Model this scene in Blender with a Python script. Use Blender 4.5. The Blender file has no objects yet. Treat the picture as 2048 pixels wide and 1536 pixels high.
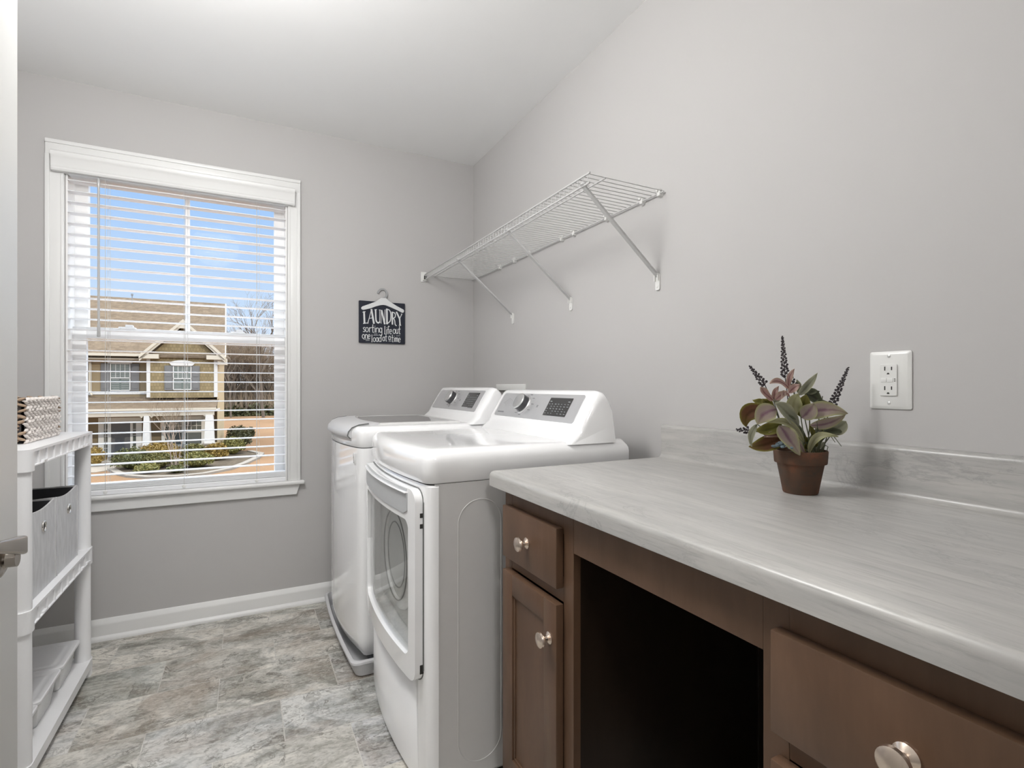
import bpy, bmesh, math, random
from mathutils import Vector, Matrix, noise as mnoise
PI = math.pi
R = random.Random(7)
C = bpy.context.scene.collection
scene = bpy.context.scene

# ---------------------------------------------------------------- helpers
WL = {}          # world location of every object made here

def V(*a):
    return Vector(a if len(a) > 1 else a[0])

class MB:
    """collects shapes into one mesh, in world coordinates"""
    def __init__(s):
        s.bm = bmesh.new(); s.uv = None
    def face(s, pts):
        try:
            return s.bm.faces.new([s.bm.verts.new(p) for p in pts])
        except ValueError:
            return None
    def box(s, x0, x1, y0, y1, z0, z1, bev=0.0, seg=2):
        vs = [s.bm.verts.new((x, y, z)) for x in (x0, x1) for y in (y0, y1) for z in (z0, z1)]
        fs = []
        for q in ((0, 1, 3, 2), (4, 6, 7, 5), (0, 4, 5, 1), (2, 3, 7, 6), (0, 2, 6, 4), (1, 5, 7, 3)):
            fs.append(s.bm.faces.new([vs[i] for i in q]))
        if bev > 0:
            es = list({e for f in fs for e in f.edges})
            bmesh.ops.bevel(s.bm, geom=es, offset=bev, segments=seg, affect='EDGES', profile=0.5)
        return s
    def slab(s, o, U, W, N, poly, t0, t1):
        """2d outline poly in the frame (o; U, W), extruded along N from t0 to t1"""
        o, U, W, N = V(o), V(U), V(W), V(N)
        a = [s.bm.verts.new(o + U * u + W * w + N * t0) for u, w in poly]
        b = [s.bm.verts.new(o + U * u + W * w + N * t1) for u, w in poly]
        n = len(poly)
        s.bm.faces.new(a[::-1]); s.bm.faces.new(b)
        for i in range(n):
            j = (i + 1) % n
            s.bm.faces.new([a[i], a[j], b[j], b[i]])
        return s
    def loft(s, rings, cap=True, closed=True):
        vr = [[s.bm.verts.new(p) for p in r] for r in rings]
        n = len(vr[0])
        for k in range(len(vr) - 1):
            for i in range(n if closed else n - 1):
                j = (i + 1) % n
                s.bm.faces.new([vr[k][i], vr[k][j], vr[k + 1][j], vr[k + 1][i]])
        if cap and closed:
            s.bm.faces.new(vr[0][::-1]); s.bm.faces.new(vr[-1])
        return s
    def lathe(s, o, N, prof, seg=24, cap=True):
        """profile [(radius, height)] turned about the axis N through o"""
        o, N = V(o), V(N).normalized()
        A = N.orthogonal().normalized(); B = N.cross(A)
        rings = [[o + N * h + (A * math.cos(2 * PI * i / seg) + B * math.sin(2 * PI * i / seg)) * max(r, 1e-5) for i in range(seg)] for r, h in prof]
        return s.loft(rings, cap)
    def cyl(s, p, q, r, r2=None, seg=12, cap=True):
        p, q = V(p), V(q); d = (q - p)
        return s.lathe(p, d, [(r, 0), (r if r2 is None else r2, d.length)], seg, cap)
    def tube(s, pts, r, seg=6, r2=None, cap=True):
        pts = [V(p) for p in pts]; rings = []; n = len(pts)
        A = None
        for i, p in enumerate(pts):
            d = (pts[min(i + 1, n - 1)] - pts[max(i - 1, 0)]).normalized()
            if A is None: A = d.orthogonal().normalized()
            else:
                A = A - d * A.dot(d)
                A = A.normalized() if A.length > 1e-6 else d.orthogonal().normalized()
            B = d.cross(A)
            rr = r if r2 is None else r + (r2 - r) * i / max(1, n - 1)
            rings.append([p + (A * math.cos(2 * PI * k / seg) + B * math.sin(2 * PI * k / seg)) * rr for k in range(seg)])
        return s.loft(rings, cap)
    def torus(s, o, N, R1, r, seg=28, sub=8, sx=1.0, A=None):
        o, N = V(o), V(N).normalized()
        A = V(A).normalized() if A is not None else N.orthogonal().normalized(); B = N.cross(A)
        rings = []
        for i in range(seg):
            t = 2 * PI * i / seg; d = A * math.cos(t) * sx + B * math.sin(t)
            rings.append([o + d * (R1 + r * math.cos(2 * PI * k / sub)) + N * r * math.sin(2 * PI * k / sub) for k in range(sub)])
        rings.append(rings[0])
        s.loft(rings, cap=False)
        return s
    def ball(s, c, rx, ry=None, rz=None, seg=10, rings=6, rot=None):
        ry = rx if ry is None else ry; rz = rx if rz is None else rz
        rr = []
        for i in range(rings + 1):
            a = PI * i / rings
            ring = []
            for k in range(seg):
                b = 2 * PI * k / seg
                p = Vector((rx * math.sin(a) * math.cos(b), ry * math.sin(a) * math.sin(b), rz * math.cos(a)))
                if i in (0, rings): p = Vector((rx * 1e-4 * math.cos(b), ry * 1e-4 * math.sin(b), rz * math.cos(a)))
                if rot: p = rot @ p
                ring.append(V(c) + p)
            rr.append(ring)
        return s.loft(rr)
    def strip(s, cols, xf, tb, tf, nz=1):
        """a panel that follows the bowed front x = xf(y): cols [(y, z low, z high)], from xf-tb out to xf-tf (towards -x)"""
        def grid(t):
            return [[s.bm.verts.new((xf(y) - t, y, a + (b - a) * k / nz)) for k in range(nz + 1)] for y, a, b in cols]
        F, B = grid(tf), grid(tb)
        n = len(cols)
        for i in range(n - 1):
            for k in range(nz):
                s.bm.faces.new([F[i][k], F[i][k + 1], F[i + 1][k + 1], F[i + 1][k]])
                s.bm.faces.new([B[i][k], B[i + 1][k], B[i + 1][k + 1], B[i][k + 1]])
            s.bm.faces.new([F[i][0], F[i + 1][0], B[i + 1][0], B[i][0]])
            s.bm.faces.new([F[i][nz], B[i][nz], B[i + 1][nz], F[i + 1][nz]])
        for i in (0, n - 1):
            for k in range(nz):
                s.bm.faces.new([F[i][k], B[i][k], B[i][k + 1], F[i][k + 1]])
        return s
    def build(s, name, mat, parent=None, bev=0, smooth=32, clean=False, seg=2, **tags):
        if clean:
            bmesh.ops.remove_doubles(s.bm, verts=s.bm.verts, dist=2e-5)
            bmesh.ops.dissolve_degenerate(s.bm, edges=s.bm.edges, dist=2e-5)
        bmesh.ops.recalc_face_normals(s.bm, faces=s.bm.faces)
        base = WL[parent.name] if parent else Vector((0, 0, 0))
        if parent is None:
            lo = Vector((min(v.co[i] for v in s.bm.verts) for i in range(3))); hi = Vector((max(v.co[i] for v in s.bm.verts) for i in range(3)))
            base = Vector(((lo.x + hi.x) / 2, (lo.y + hi.y) / 2, lo.z))
            if tags.pop('at_origin', False): base = Vector((0, 0, 0))
        bmesh.ops.translate(s.bm, verts=s.bm.verts, vec=-base)
        me = bpy.data.meshes.new(name)
        s.bm.to_mesh(me); s.bm.free()
        if smooth:
            for p in me.polygons: p.use_smooth = True
            me.set_sharp_from_angle(angle=math.radians(smooth))
        if mat: me.materials.append(mat)
        o = bpy.data.objects.new(name, me); C.objects.link(o)
        if parent: o.parent = parent
        else: o.location = base
        WL[o.name] = base.copy()
        if bev:
            m = o.modifiers.new('edge', 'BEVEL'); m.width = bev; m.segments = seg; m.limit_method = 'ANGLE'; m.angle_limit = math.radians(40)
            m.harden_normals = False
        tag(o, **tags)
        return o

def tag(o, label=None, cat=None, group=None, kind=None):
    if label: o['label'] = label
    if cat: o['category'] = cat
    if group: o['group'] = group
    if kind: o['kind'] = kind
    return o

def thing(name, label, cat, loc, group=None, kind=None):
    o = bpy.data.objects.new(name, None); C.objects.link(o)
    o.location = loc; o.empty_display_size = 0.05
    WL[o.name] = Vector(loc)
    return tag(o, label, cat, group, kind)

def copy_tree(o, parent=None):
    c = o.copy(); C.objects.link(c)
    if parent is not None: c.parent = parent
    WL[c.name] = WL[o.name].copy()
    for ch in list(o.children): copy_tree(ch, c)
    return c

def absorb(o, e):
    """printed marks become part of the sheet they are printed on"""
    bm = bmesh.new(); bm.from_mesh(o.data); n0 = len(bm.faces); bm.from_mesh(e.data)
    bm.faces.ensure_lookup_table()
    for f in bm.faces[n0:]: f.material_index = 1
    bm.to_mesh(o.data); bm.free(); o.data.materials.append(e.data.materials[0])
    me = e.data; bpy.data.objects.remove(e); bpy.data.meshes.remove(me)

def rrect(u0, u1, w0, w1, r, n=5):
    pts = []
    for cu, cw, a0 in ((u1 - r, w1 - r, 0), (u0 + r, w1 - r, 90), (u0 + r, w0 + r, 180), (u1 - r, w0 + r, 270)):
        for k in range(n + 1):
            a = math.radians(a0 + 90 * k / n)
            pts.append((cu + r * math.cos(a), cw + r * math.sin(a)))
    return pts

# ---------------------------------------------------------------- materials
def srgb(r, g, b):
    return tuple((c / 12.92 if c <= 0.04045 else ((c + 0.055) / 1.055) ** 2.4) for c in (r / 255, g / 255, b / 255))

class NT:
    def __init__(s, name):
        s.m = bpy.data.materials.new(name); s.m.use_nodes = True
        s.n = s.m.node_tree.nodes; s.l = s.m.node_tree.links
        s.bsdf = s.n['Principled BSDF']; s.out = s.n['Material Output']
    def new(s, t, **kw):
        n = s.n.new(t)
        for k, v in kw.items():
            if k.startswith('i_'):
                key = k[2:]; key = int(key) if key.isdigit() else key.replace('_', ' ')
                n.inputs[key].default_value = v
            else: setattr(n, k, v)
        return n
    def link(s, a, b): s.l.new(a, b)
    def coord(s, scale=(1, 1, 1), loc=(0, 0, 0), rot=(0, 0, 0), kind='Object'):
        tc = s.new('ShaderNodeTexCoord'); mp = s.new('ShaderNodeMapping')
        mp.inputs['Scale'].default_value = scale; mp.inputs['Location'].default_value = loc; mp.inputs['Rotation'].default_value = rot
        s.link(tc.outputs[kind], mp.inputs['Vector']); return mp.outputs['Vector']
    def noise(s, vec, scale, detail=4, rough=0.55, dist=0.0):
        n = s.new('ShaderNodeTexNoise'); n.inputs['Scale'].default_value = scale; n.inputs['Detail'].default_value = detail
        n.inputs['Roughness'].default_value = rough; n.inputs['Distortion'].default_value = dist
        s.link(vec, n.inputs['Vector']); return n.outputs['Fac']
    def ramp(s, fac, stops, interp='LINEAR'):
        r = s.new('ShaderNodeValToRGB'); e = r.color_ramp.elements; r.color_ramp.interpolation = interp
        while len(e) < len(stops): e.new(0.5)
        for el, (p, c) in zip(e, stops):
            el.position = p; el.color = (*c, 1) if len(c) == 3 else c
        s.link(fac, r.inputs['Fac']); return r.outputs['Color']
    def mix(s, fac, a, b, mode='MIX'):
        m = s.new('ShaderNodeMix', data_type='RGBA', blend_type=mode)
        for sock, v in ((m.inputs[0], fac), (m.inputs[6], a), (m.inputs[7], b)):
            if hasattr(v, 'node'): s.link(v, sock)
            elif isinstance(v, (int, float)): sock.default_value = v
            else: sock.default_value = (*v, 1)
        return m.outputs[2]
    def math(s, op, a, b=None):
        m = s.new('ShaderNodeMath', operation=op)
        for i, v in enumerate((a, b)):
            if v is None: continue
            if hasattr(v, 'node'): s.link(v, m.inputs[i])
            else: m.inputs[i].default_value = v
        return m.outputs[0]
    def bump(s, h, strength=0.2, dist=0.002):
        b = s.new('ShaderNodeBump'); b.inputs['Strength'].default_value = strength; b.inputs['Distance'].default_value = dist
        s.link(h, b.inputs['Height']); s.link(b.outputs['Normal'], s.bsdf.inputs['Normal'])
    def set(s, col=None, rough=0.5, metal=0.0, spec=0.5, coat=0.0, coat_rough=0.05):
        b = s.bsdf
        if col is not None:
            if hasattr(col, 'node'): s.link(col, b.inputs['Base Color'])
            else: b.inputs['Base Color'].default_value = (*col, 1)
        if hasattr(rough, 'node'): s.link(rough, b.inputs['Roughness'])
        else: b.inputs['Roughness'].default_value = rough
        b.inputs['Metallic'].default_value = metal; b.inputs['Specular IOR Level'].default_value = spec
        b.inputs['Coat Weight'].default_value = coat; b.inputs['Coat Roughness'].default_value = coat_rough
        return s.m

M = {}
def simple(name, col, rough=0.5, metal=0.0, spec=0.5, coat=0.0, var=0.04, vscale=6.0, bump=0.0, bscale=200):
    n = NT(name)
    v = n.coord()
    f = n.noise(v, vscale, 3)
    c = n.mix(f, tuple(x * (1 - var) for x in col), tuple(min(1, x * (1 + var)) for x in col))
    if bump: n.bump(n.noise(v, bscale, 2), bump, 0.001)
    M[name] = n.set(c, rough, metal, spec, coat)
    return M[name]

simple('wall_paint', (0.510, 0.499, 0.492), 0.62, spec=0.3, var=0.012, vscale=1.5, bump=0.08, bscale=350)
simple('ceiling_paint', (0.90, 0.90, 0.895), 0.75, spec=0.2, var=0.01, bump=0.08, bscale=300)
simple('trim_white', (0.80, 0.80, 0.79), 0.35, var=0.01)
simple('door_white', (0.74, 0.74, 0.725), 0.4, var=0.01)
simple('vinyl_white', (0.92, 0.915, 0.905), 0.35, var=0.01)
simple('blind_white', (0.88, 0.89, 0.91), 0.4, var=0.01)
simple('cord_white', (0.62, 0.62, 0.6), 0.7)
simple('wand_grey', (0.50, 0.50, 0.5), 0.25, spec=0.6)
simple('wire_white', (0.54, 0.54, 0.535), 0.35, var=0.01)
simple('appliance_white', (0.93, 0.93, 0.935), 0.11, spec=0.55, coat=0.6, var=0.008)
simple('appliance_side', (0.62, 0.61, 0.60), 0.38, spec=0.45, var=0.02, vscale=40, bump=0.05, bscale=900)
simple('appliance_grey', (0.50, 0.51, 0.52), 0.3, spec=0.5, var=0.02)
simple('seam_dark', (0.05, 0.05, 0.05), 0.6)
simple('panel_silver', (0.62, 0.62, 0.63), 0.34, metal=0.55, var=0.03, vscale=30)
simple('knob_silver', (0.72, 0.72, 0.72), 0.22, metal=0.8, var=0.02)
simple('knob_dark', (0.04, 0.04, 0.045), 0.25, spec=0.6)
simple('display_black', (0.018, 0.019, 0.02), 0.12, spec=0.6, coat=0.5)
simple('marking_pale', (0.30, 0.32, 0.33), 0.5)
simple('marking_dark', (0.16, 0.16, 0.17), 0.5)
simple('marking_faint', (0.42, 0.42, 0.43), 0.4, metal=0.2)
simple('pan_white', (0.60, 0.60, 0.61), 0.4, var=0.02)
simple('lid_frame', (0.78, 0.78, 0.77), 0.2, coat=0.4)
simple('drum_grey', (0.62, 0.63, 0.62), 0.35, var=0.1, vscale=20)
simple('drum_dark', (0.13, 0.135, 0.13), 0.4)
simple('drum_light', (0.90, 0.90, 0.90), 0.25, coat=0.4)
simple('nickel', (0.58, 0.53, 0.48), 0.20, metal=1.0, var=0.05)
simple('lever_nickel', (0.42, 0.38, 0.34), 0.26, metal=1.0, var=0.05)
simple('knob_champagne', (0.82, 0.70, 0.60), 0.24, metal=1.0, var=0.04)
simple('plate_white', (0.78, 0.78, 0.76), 0.3, var=0.01)
simple('slot_dark', (0.03, 0.028, 0.025), 0.7)
simple('screw_grey', (0.66, 0.66, 0.64), 0.25, metal=0.5)
simple('box_recess', (0.22, 0.21, 0.20), 0.7)
simple('shelf_plastic', (0.86, 0.86, 0.87), 0.42, var=0.015)
simple('bin_plastic', (0.60, 0.60, 0.59), 0.25, var=0.22, vscale=14)
simple('bin_lid', (0.76, 0.76, 0.77), 0.4, var=0.02)
simple('bin_inside', (0.055, 0.055, 0.06), 0.9, var=0.15, vscale=60)
simple('grommet_chrome', (0.75, 0.73, 0.70), 0.15, metal=1.0)
simple('sign_board', (0.013, 0.016, 0.028), 0.75, var=0.35, vscale=60)
simple('sign_white', (0.70, 0.71, 0.71), 0.6, var=0.03)
simple('sign_hook', (0.34, 0.345, 0.35), 0.5)
simple('soil', (0.05, 0.035, 0.025), 0.95, var=0.4, vscale=200)
simple('spike_brown', (0.055, 0.045, 0.05), 0.8, var=0.3, vscale=300)
simple('stem_green', (0.10, 0.11, 0.06), 0.6, var=0.3, vscale=100)
simple('succulent_blue', (0.14, 0.19, 0.22), 0.6, var=0.2, vscale=100)
simple('braid_white', (0.74, 0.69, 0.65), 0.75, var=0.22, vscale=60, bump=0.3, bscale=500)
simple('braid_tan', (0.36, 0.26, 0.18), 0.8, var=0.35, vscale=50, bump=0.3, bscale=500)
simple('braid_gap', (0.06, 0.055, 0.055), 0.9)
# outside
simple('cream_trim', (0.46, 0.41, 0.33), 0.6, var=0.02)
simple('house_white', (0.52, 0.50, 0.47), 0.55, var=0.02)
simple('porch_lifted_white', (0.82, 0.79, 0.72), 0.5, var=0.02)  # house white lightened to offset the shade under the porch
simple('shutter_grey', (0.13, 0.125, 0.12), 0.6)
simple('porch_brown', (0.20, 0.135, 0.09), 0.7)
simple('stone_veneer', (0.40, 0.32, 0.24), 0.85, var=0.45, vscale=4, bump=0.5, bscale=12)
simple('entry_door', (0.14, 0.135, 0.13), 0.4)
simple('house_glass', (0.10, 0.115, 0.10), 0.1, spec=0.8, var=0.5, vscale=5)
simple('inner_blind', (0.24, 0.24, 0.22), 0.6)
simple('path_concrete', (0.25, 0.215, 0.175), 0.9, var=0.1)
simple('edging_stone', (0.20, 0.175, 0.145), 0.9, var=0.15, vscale=8)
simple('bark_pale', (0.26, 0.20, 0.155), 0.85, var=0.2, vscale=4)
simple('bark_grey', (0.115, 0.090, 0.068), 0.9, var=0.3, vscale=2)
simple('twig_brown', (0.19, 0.14, 0.092), 0.9, var=0.35, vscale=1.0)
simple('vent_metal', (0.3, 0.3, 0.3), 0.4, metal=0.6)
def leafmat(name, a, b):
    n = NT(name); v = n.coord()
    n.m.use_backface_culling = False
    M[name] = n.set(n.ramp(n.noise(v, 7, 3), [(0.3, a), (0.7, b)]), 0.65)
leafmat('leaf_juniper', srgb(52, 58, 22), srgb(88, 86, 38))
leafmat('leaf_gold', srgb(96, 76, 26), srgb(142, 116, 50))
leafmat('leaf_olive', srgb(66, 68, 28), srgb(108, 98, 46))
leafmat('leaf_dark', srgb(36, 37, 15), srgb(70, 68, 28))
leafmat('leaf_lime', srgb(72, 76, 30), srgb(128, 118, 60))

def m_glass(name, tint=(1, 1, 1), gloss=0.06, rough=0.0):
    n = NT(name); n.n.remove(n.bsdf)
    tr = n.new('ShaderNodeBsdfTransparent'); tr.inputs['Color'].default_value = (*tint, 1)
    gl = n.new('ShaderNodeBsdfGlossy'); gl.inputs['Roughness'].default_value = rough
    ge = n.new('ShaderNodeNewGeometry'); dt = n.new('ShaderNodeVectorMath', operation='DOT_PRODUCT')
    n.link(ge.outputs['Normal'], dt.inputs[0]); n.link(ge.outputs['Incoming'], dt.inputs[1])
    mx = n.new('ShaderNodeMixShader')
    f = n.math('POWER', n.math('SUBTRACT', 1.0, n.math('ABSOLUTE', dt.outputs['Value'])), 5.0)
    f = n.math('MULTIPLY', n.math('ADD', n.math('MULTIPLY', f, 0.96), 0.04), gloss / 0.06)
    n.link(f, mx.inputs['Fac']); n.link(tr.outputs[0], mx.inputs[1]); n.link(gl.outputs[0], mx.inputs[2])
    n.link(mx.outputs[0], n.out.inputs['Surface']); M[name] = n.m
m_glass('window_glass', (0.98, 0.985, 0.985), 0.002)
m_glass('dryer_glass', (0.92, 0.925, 0.92), 0.07, 0.0)
m_glass('lid_glass', (0.42, 0.42, 0.41), 0.10, 0.05)

def m_floor():
    n = NT('slate_vinyl'); tc = n.new('ShaderNodeTexCoord')
    def bvec():
        mp = n.new('ShaderNodeMapping'); mp.inputs['Location'].default_value = (0.114, 0.095, 0)
        n.link(tc.outputs['Object'], mp.inputs['Vector']); return mp.outputs['Vector']
    br = n.new('ShaderNodeTexBrick'); br.offset = 0.5; br.offset_frequency = 2; br.squash = 1.0
    n.link(bvec(), br.inputs['Vector'])
    for k, v in (('Color1', (0, 0, 0, 1)), ('Color2', (1, 1, 1, 1)), ('Mortar', (0.5, 0.5, 0.5, 1)), ('Scale', 1.0), ('Mortar Size', 0.0016),
                 ('Mortar Smooth', 0.2), ('Bias', 0.0), ('Brick Width', 0.3965), ('Row Height', 0.249)):
        br.inputs[k].default_value = v
    rnd = br.outputs['Color']
    # each tile its own piece of slate: shift the noise by the tile's random number
    sc = n.new('ShaderNodeVectorMath', operation='SCALE'); n.link(rnd, sc.inputs[0]); sc.inputs['Scale'].default_value = 37.0
    ad = n.new('ShaderNodeVectorMath', operation='ADD'); n.link(tc.outputs['Object'], ad.inputs[0]); n.link(sc.outputs[0], ad.inputs[1])
    mp = n.new('ShaderNodeMapping'); mp.inputs['Rotation'].default_value = (0, 0, 0.35); mp.inputs['Scale'].default_value = (0.8, 1.3, 1)
    n.link(ad.outputs[0], mp.inputs['Vector']); v = mp.outputs['Vector']
    big = n.noise(v, 5.0, 6, 0.62, 1.2)
    mid = n.noise(v, 13.0, 7, 0.7, 2.0)
    fine = n.noise(v, 70.0, 5, 0.7, 0.6)
    base = n.ramp(big, [(0.34, srgb(126, 126, 122)), (0.43, srgb(168, 168, 164)), (0.50, srgb(194, 195, 194)), (0.60, srgb(230, 229, 226))])
    cl1 = n.noise(v, 3.6, 9, 0.62, 2.0); cl2 = n.noise(v, 6.5, 8, 0.62, 1.8)
    c = n.mix(n.math('MULTIPLY', n.ramp(cl1, [(0.515, (0, 0, 0)), (0.535, (1, 1, 1))]), 0.38), base, srgb(214, 212, 207))
    c = n.mix(n.math('MULTIPLY', n.ramp(cl2, [(0.40, (1, 1, 1)), (0.425, (0, 0, 0))]), 0.40), c, srgb(138, 136, 128))
    tan = n.ramp(n.noise(v, 3.0, 5, 0.6, 0.8), [(0.50, (0, 0, 0)), (0.64, (1, 1, 1))])
    c = n.mix(n.math('MULTIPLY', tan, 0.50), c, srgb(152, 134, 118))
    tint = n.ramp(rnd, [(0.0, srgb(232, 232, 224)), (0.35, srgb(244, 245, 248)), (0.7, srgb(252, 248, 240)), (1.0, srgb(238, 236, 231))])
    c = n.mix(1.0, c, tint, 'MULTIPLY')
    brk = n.ramp(n.noise(v, 6.0, 2), [(0.42, (0, 0, 0)), (0.52, (1, 1, 1))])
    for src, lv, wd, st in ((cl1, 0.525, 0.016, 0.8), (cl2, 0.412, 0.014, 0.6), (cl1, 0.44, 0.010, 0.5)):
        lm = n.ramp(n.math('ABSOLUTE', n.math('SUBTRACT', src, lv)), [(0.0, (1, 1, 1)), (wd, (0, 0, 0))])
        c = n.mix(n.math('MULTIPLY', n.math('MULTIPLY', lm, brk), st), c, srgb(86, 80, 72))
    c = n.mix(n.math('MULTIPLY', n.ramp(fine, [(0.50, (0, 0, 0)), (0.66, (1, 1, 1))]), 0.50), c, srgb(112, 108, 100))
    c = n.mix(n.math('MULTIPLY', n.ramp(fine, [(0.34, (1, 1, 1)), (0.48, (0, 0, 0))]), 0.40), c, srgb(226, 223, 216))
    c = n.mix(n.math('MULTIPLY', br.outputs['Fac'], 0.55), c, srgb(205, 202, 194))
    n.bump(n.math('ADD', mid, n.math('MULTIPLY', fine, 0.4)), 0.12, 0.003)
    M['slate_vinyl'] = n.set(c, 0.42, spec=0.4)
m_floor()

def m_counter():
    n = NT('grey_laminate')
    v = n.coord(scale=(1.0, 0.13, 1.0), rot=(0, 0, 0.10))
    v2 = n.coord(scale=(1.0, 0.5, 1.0), rot=(0.3, 0, -0.25))
    a = n.noise(n.coord(scale=(1, 0.09, 1), rot=(0, 0, .05)), 42, 6, 0.66, 0.3); b = n.noise(v2, 4, 6, 0.62, 0.6); f = n.noise(n.coord(scale=(1, .07, 1), rot=(0, 0, .07)), 150, 5, 0.72, 0.2)
    c = n.ramp(a, [(0.34, srgb(166, 165, 162)), (0.5, srgb(175, 173, 170)), (0.66, srgb(184, 182, 178))])
    c = n.mix(n.math('MULTIPLY', n.ramp(b, [(0.46, (0, 0, 0)), (0.70, (1, 1, 1))]), 0.22), c, srgb(146, 147, 147))
    ln = n.math('ABSOLUTE', n.math('SUBTRACT', n.noise(v2, 7.0, 8, 0.66, 1.0), 0.5))
    gate = n.ramp(n.noise(v2, 3.0, 2), [(0.44, (0, 0, 0)), (0.60, (1, 1, 1))])
    c = n.mix(n.math('MULTIPLY', n.math('MULTIPLY', n.ramp(ln, [(0, (1, 1, 1)), (0.020, (0, 0, 0))]), gate), 0.38), c, srgb(128, 127, 126))
    c = n.mix(n.math('MULTIPLY', n.ramp(f, [(0.52, (0, 0, 0)), (0.66, (1, 1, 1))]), 0.42), c, srgb(138, 136, 133))
    M['grey_laminate'] = n.set(c, 0.3, spec=0.45)
m_counter()

def m_wood(name, d, l):
    n = NT(name)
    v = n.coord(scale=(1, 1, 0.35))
    a = n.noise(v, 9, 5, 0.6, 0.6); f = n.noise(n.coord(scale=(1, 1, .12)), 120, 4, 0.65)
    c = n.ramp(a, [(0.3, d), (0.72, l)])
    c = n.mix(n.math('MULTIPLY', f, 0.35), c, tuple(x * 0.6 for x in d))
    n.bump(f, 0.05, 0.001)
    M[name] = n.set(c, 0.36, spec=0.45)
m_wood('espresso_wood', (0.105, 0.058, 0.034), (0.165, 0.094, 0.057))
m_wood('espresso_shaded', (0.018, 0.011, 0.007), (0.030, 0.018, 0.012))  # shaded copy of the wood: knee space shade put into the colour

def m_terracotta():
    n = NT('aged_terracotta'); v = n.coord()
    a = n.noise(v, 22, 6, 0.65); b = n.noise(v, 90, 4, 0.7)
    c = n.ramp(a, [(0.35, srgb(84, 70, 60)), (0.56, srgb(104, 76, 60)), (0.70, srgb(134, 84, 60))])
    c = n.mix(n.math('MULTIPLY', b, 0.35), c, srgb(64, 56, 50))
    n.bump(b, 0.2, 0.001)
    M['aged_terracotta'] = n.set(c, 0.85, spec=0.25)
m_terracotta()

def m_leaf(name, mid, body, edge, rough=0.55):
    n = NT(name)
    uv = n.new('ShaderNodeUVMap'); uv.uv_map = 'leaf'
    sp = n.new('ShaderNodeSeparateXYZ'); n.link(uv.outputs['UV'], sp.inputs[0])
    d = n.math('ABSOLUTE', n.math('SUBTRACT', sp.outputs['Y'], 0.5))
    nz = n.noise(n.coord(), 60, 4, 0.6)
    fac = n.math('ADD', d, n.math('MULTIPLY', n.math('SUBTRACT', nz, 0.5), 0.22))
    c = n.ramp(fac, [(0.02, mid), (0.14, body), (0.32, body), (0.47, edge)])
    c = n.mix(n.math('MULTIPLY', n.ramp(sp.outputs['X'], [(0.55, (0, 0, 0)), (1, (1, 1, 1))]), 0.5), c, edge)
    M[name] = n.set(c, rough, spec=0.3)
m_leaf('leaf_mauve', srgb(150, 118, 132), srgb(184, 168, 160), srgb(190, 190, 146))
m_leaf('leaf_pale', srgb(166, 162, 128), srgb(184, 182, 150), srgb(204, 204, 158))
m_leaf('leaf_pink', srgb(150, 108, 106), srgb(196, 166, 160), srgb(204, 186, 166))
m_leaf('leaf_coleus', srgb(90, 62, 40), srgb(118, 82, 60), srgb(144, 138, 68))
m_leaf('leaf_moss', srgb(104, 100, 50), srgb(126, 122, 64), srgb(158, 152, 88))
m_leaf('leaf_deep', srgb(80, 82, 66), srgb(98, 102, 80), srgb(124, 128, 102))
m_leaf('leaf_grey', srgb(140, 140, 120), srgb(168, 168, 148), srgb(196, 196, 170))

def m_fabric():
    n = NT('grey_felt'); v = n.coord(scale=(1, 1, 0.25))
    a = n.noise(v, 60, 4, 0.6); f = n.noise(n.coord(), 500, 2)
    c = n.ramp(a, [(0.3, srgb(196, 196, 197)), (0.7, srgb(216, 216, 217))])
    n.bump(f, 0.2, 0.001)
    M['grey_felt'] = n.set(c, 0.9, spec=0.1)
m_fabric()

def m_siding(name, col, pitch):
    n = NT(name)
    tc = n.new('ShaderNodeTexCoord'); sp = n.new('ShaderNodeSeparateXYZ'); n.link(tc.outputs['Object'], sp.inputs[0])
    f = n.math('FRACT', n.math('DIVIDE', sp.outputs['Z'], pitch))
    c = n.mix(n.noise(n.coord(), 3, 4), tuple(x * .93 for x in col), tuple(min(1, x * 1.07) for x in col))
    n.bump(f, 0.9, pitch * 0.22)
    M[name] = n.set(c, 0.75, spec=0.2)
m_siding('tan_siding', srgb(140, 124, 98), 0.17)
m_siding('sunlit_cream_siding', srgb(190, 172, 140), 0.17)  # side wall siding, sunlight put in as a lighter colour
def m_shake():
    n = NT('olive_shake'); 
    v = n.coord(rot=(PI / 2, 0, 0))
    br = n.new('ShaderNodeTexBrick'); n.link(v, br.inputs['Vector'])
    for k, w in (('Color1', (*srgb(122, 108, 80), 1)), ('Color2', (*srgb(138, 122, 92), 1)), ('Mortar', (*srgb(98, 86, 64), 1)), ('Scale', 1.0), ('Mortar Size', 0.008),
                 ('Brick Width', 0.16), ('Row Height', 0.19), ('Mortar Smooth', 0.3)): br.inputs[k].default_value = w
    M['olive_shake'] = n.set(br.outputs['Color'], 0.8, spec=0.15)
m_shake()
def m_roof():
    n = NT('roof_shingles')
    v = n.coord()
    br = n.new('ShaderNodeTexBrick'); n.link(v, br.inputs['Vector'])
    for k, w in (('Color1', (*srgb(88, 76, 62), 1)), ('Color2', (*srgb(112, 98, 82), 1)), ('Mortar', (*srgb(74, 64, 54), 1)), ('Scale', 1.0), ('Mortar Size', 0.006),
                 ('Brick Width', 0.34), ('Row Height', 0.13), ('Mortar Smooth', 0.4)): br.inputs[k].default_value = w
    c = n.mix(0.55, br.outputs['Color'], n.ramp(n.noise(n.coord(scale=(.5, 1, 1)), 7, 4, .7), [(.35, srgb(84, 72, 60)), (.65, srgb(120, 105, 88))]))
    M['roof_shingles'] = n.set(c, 0.9, spec=0.1)
m_roof()
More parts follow.
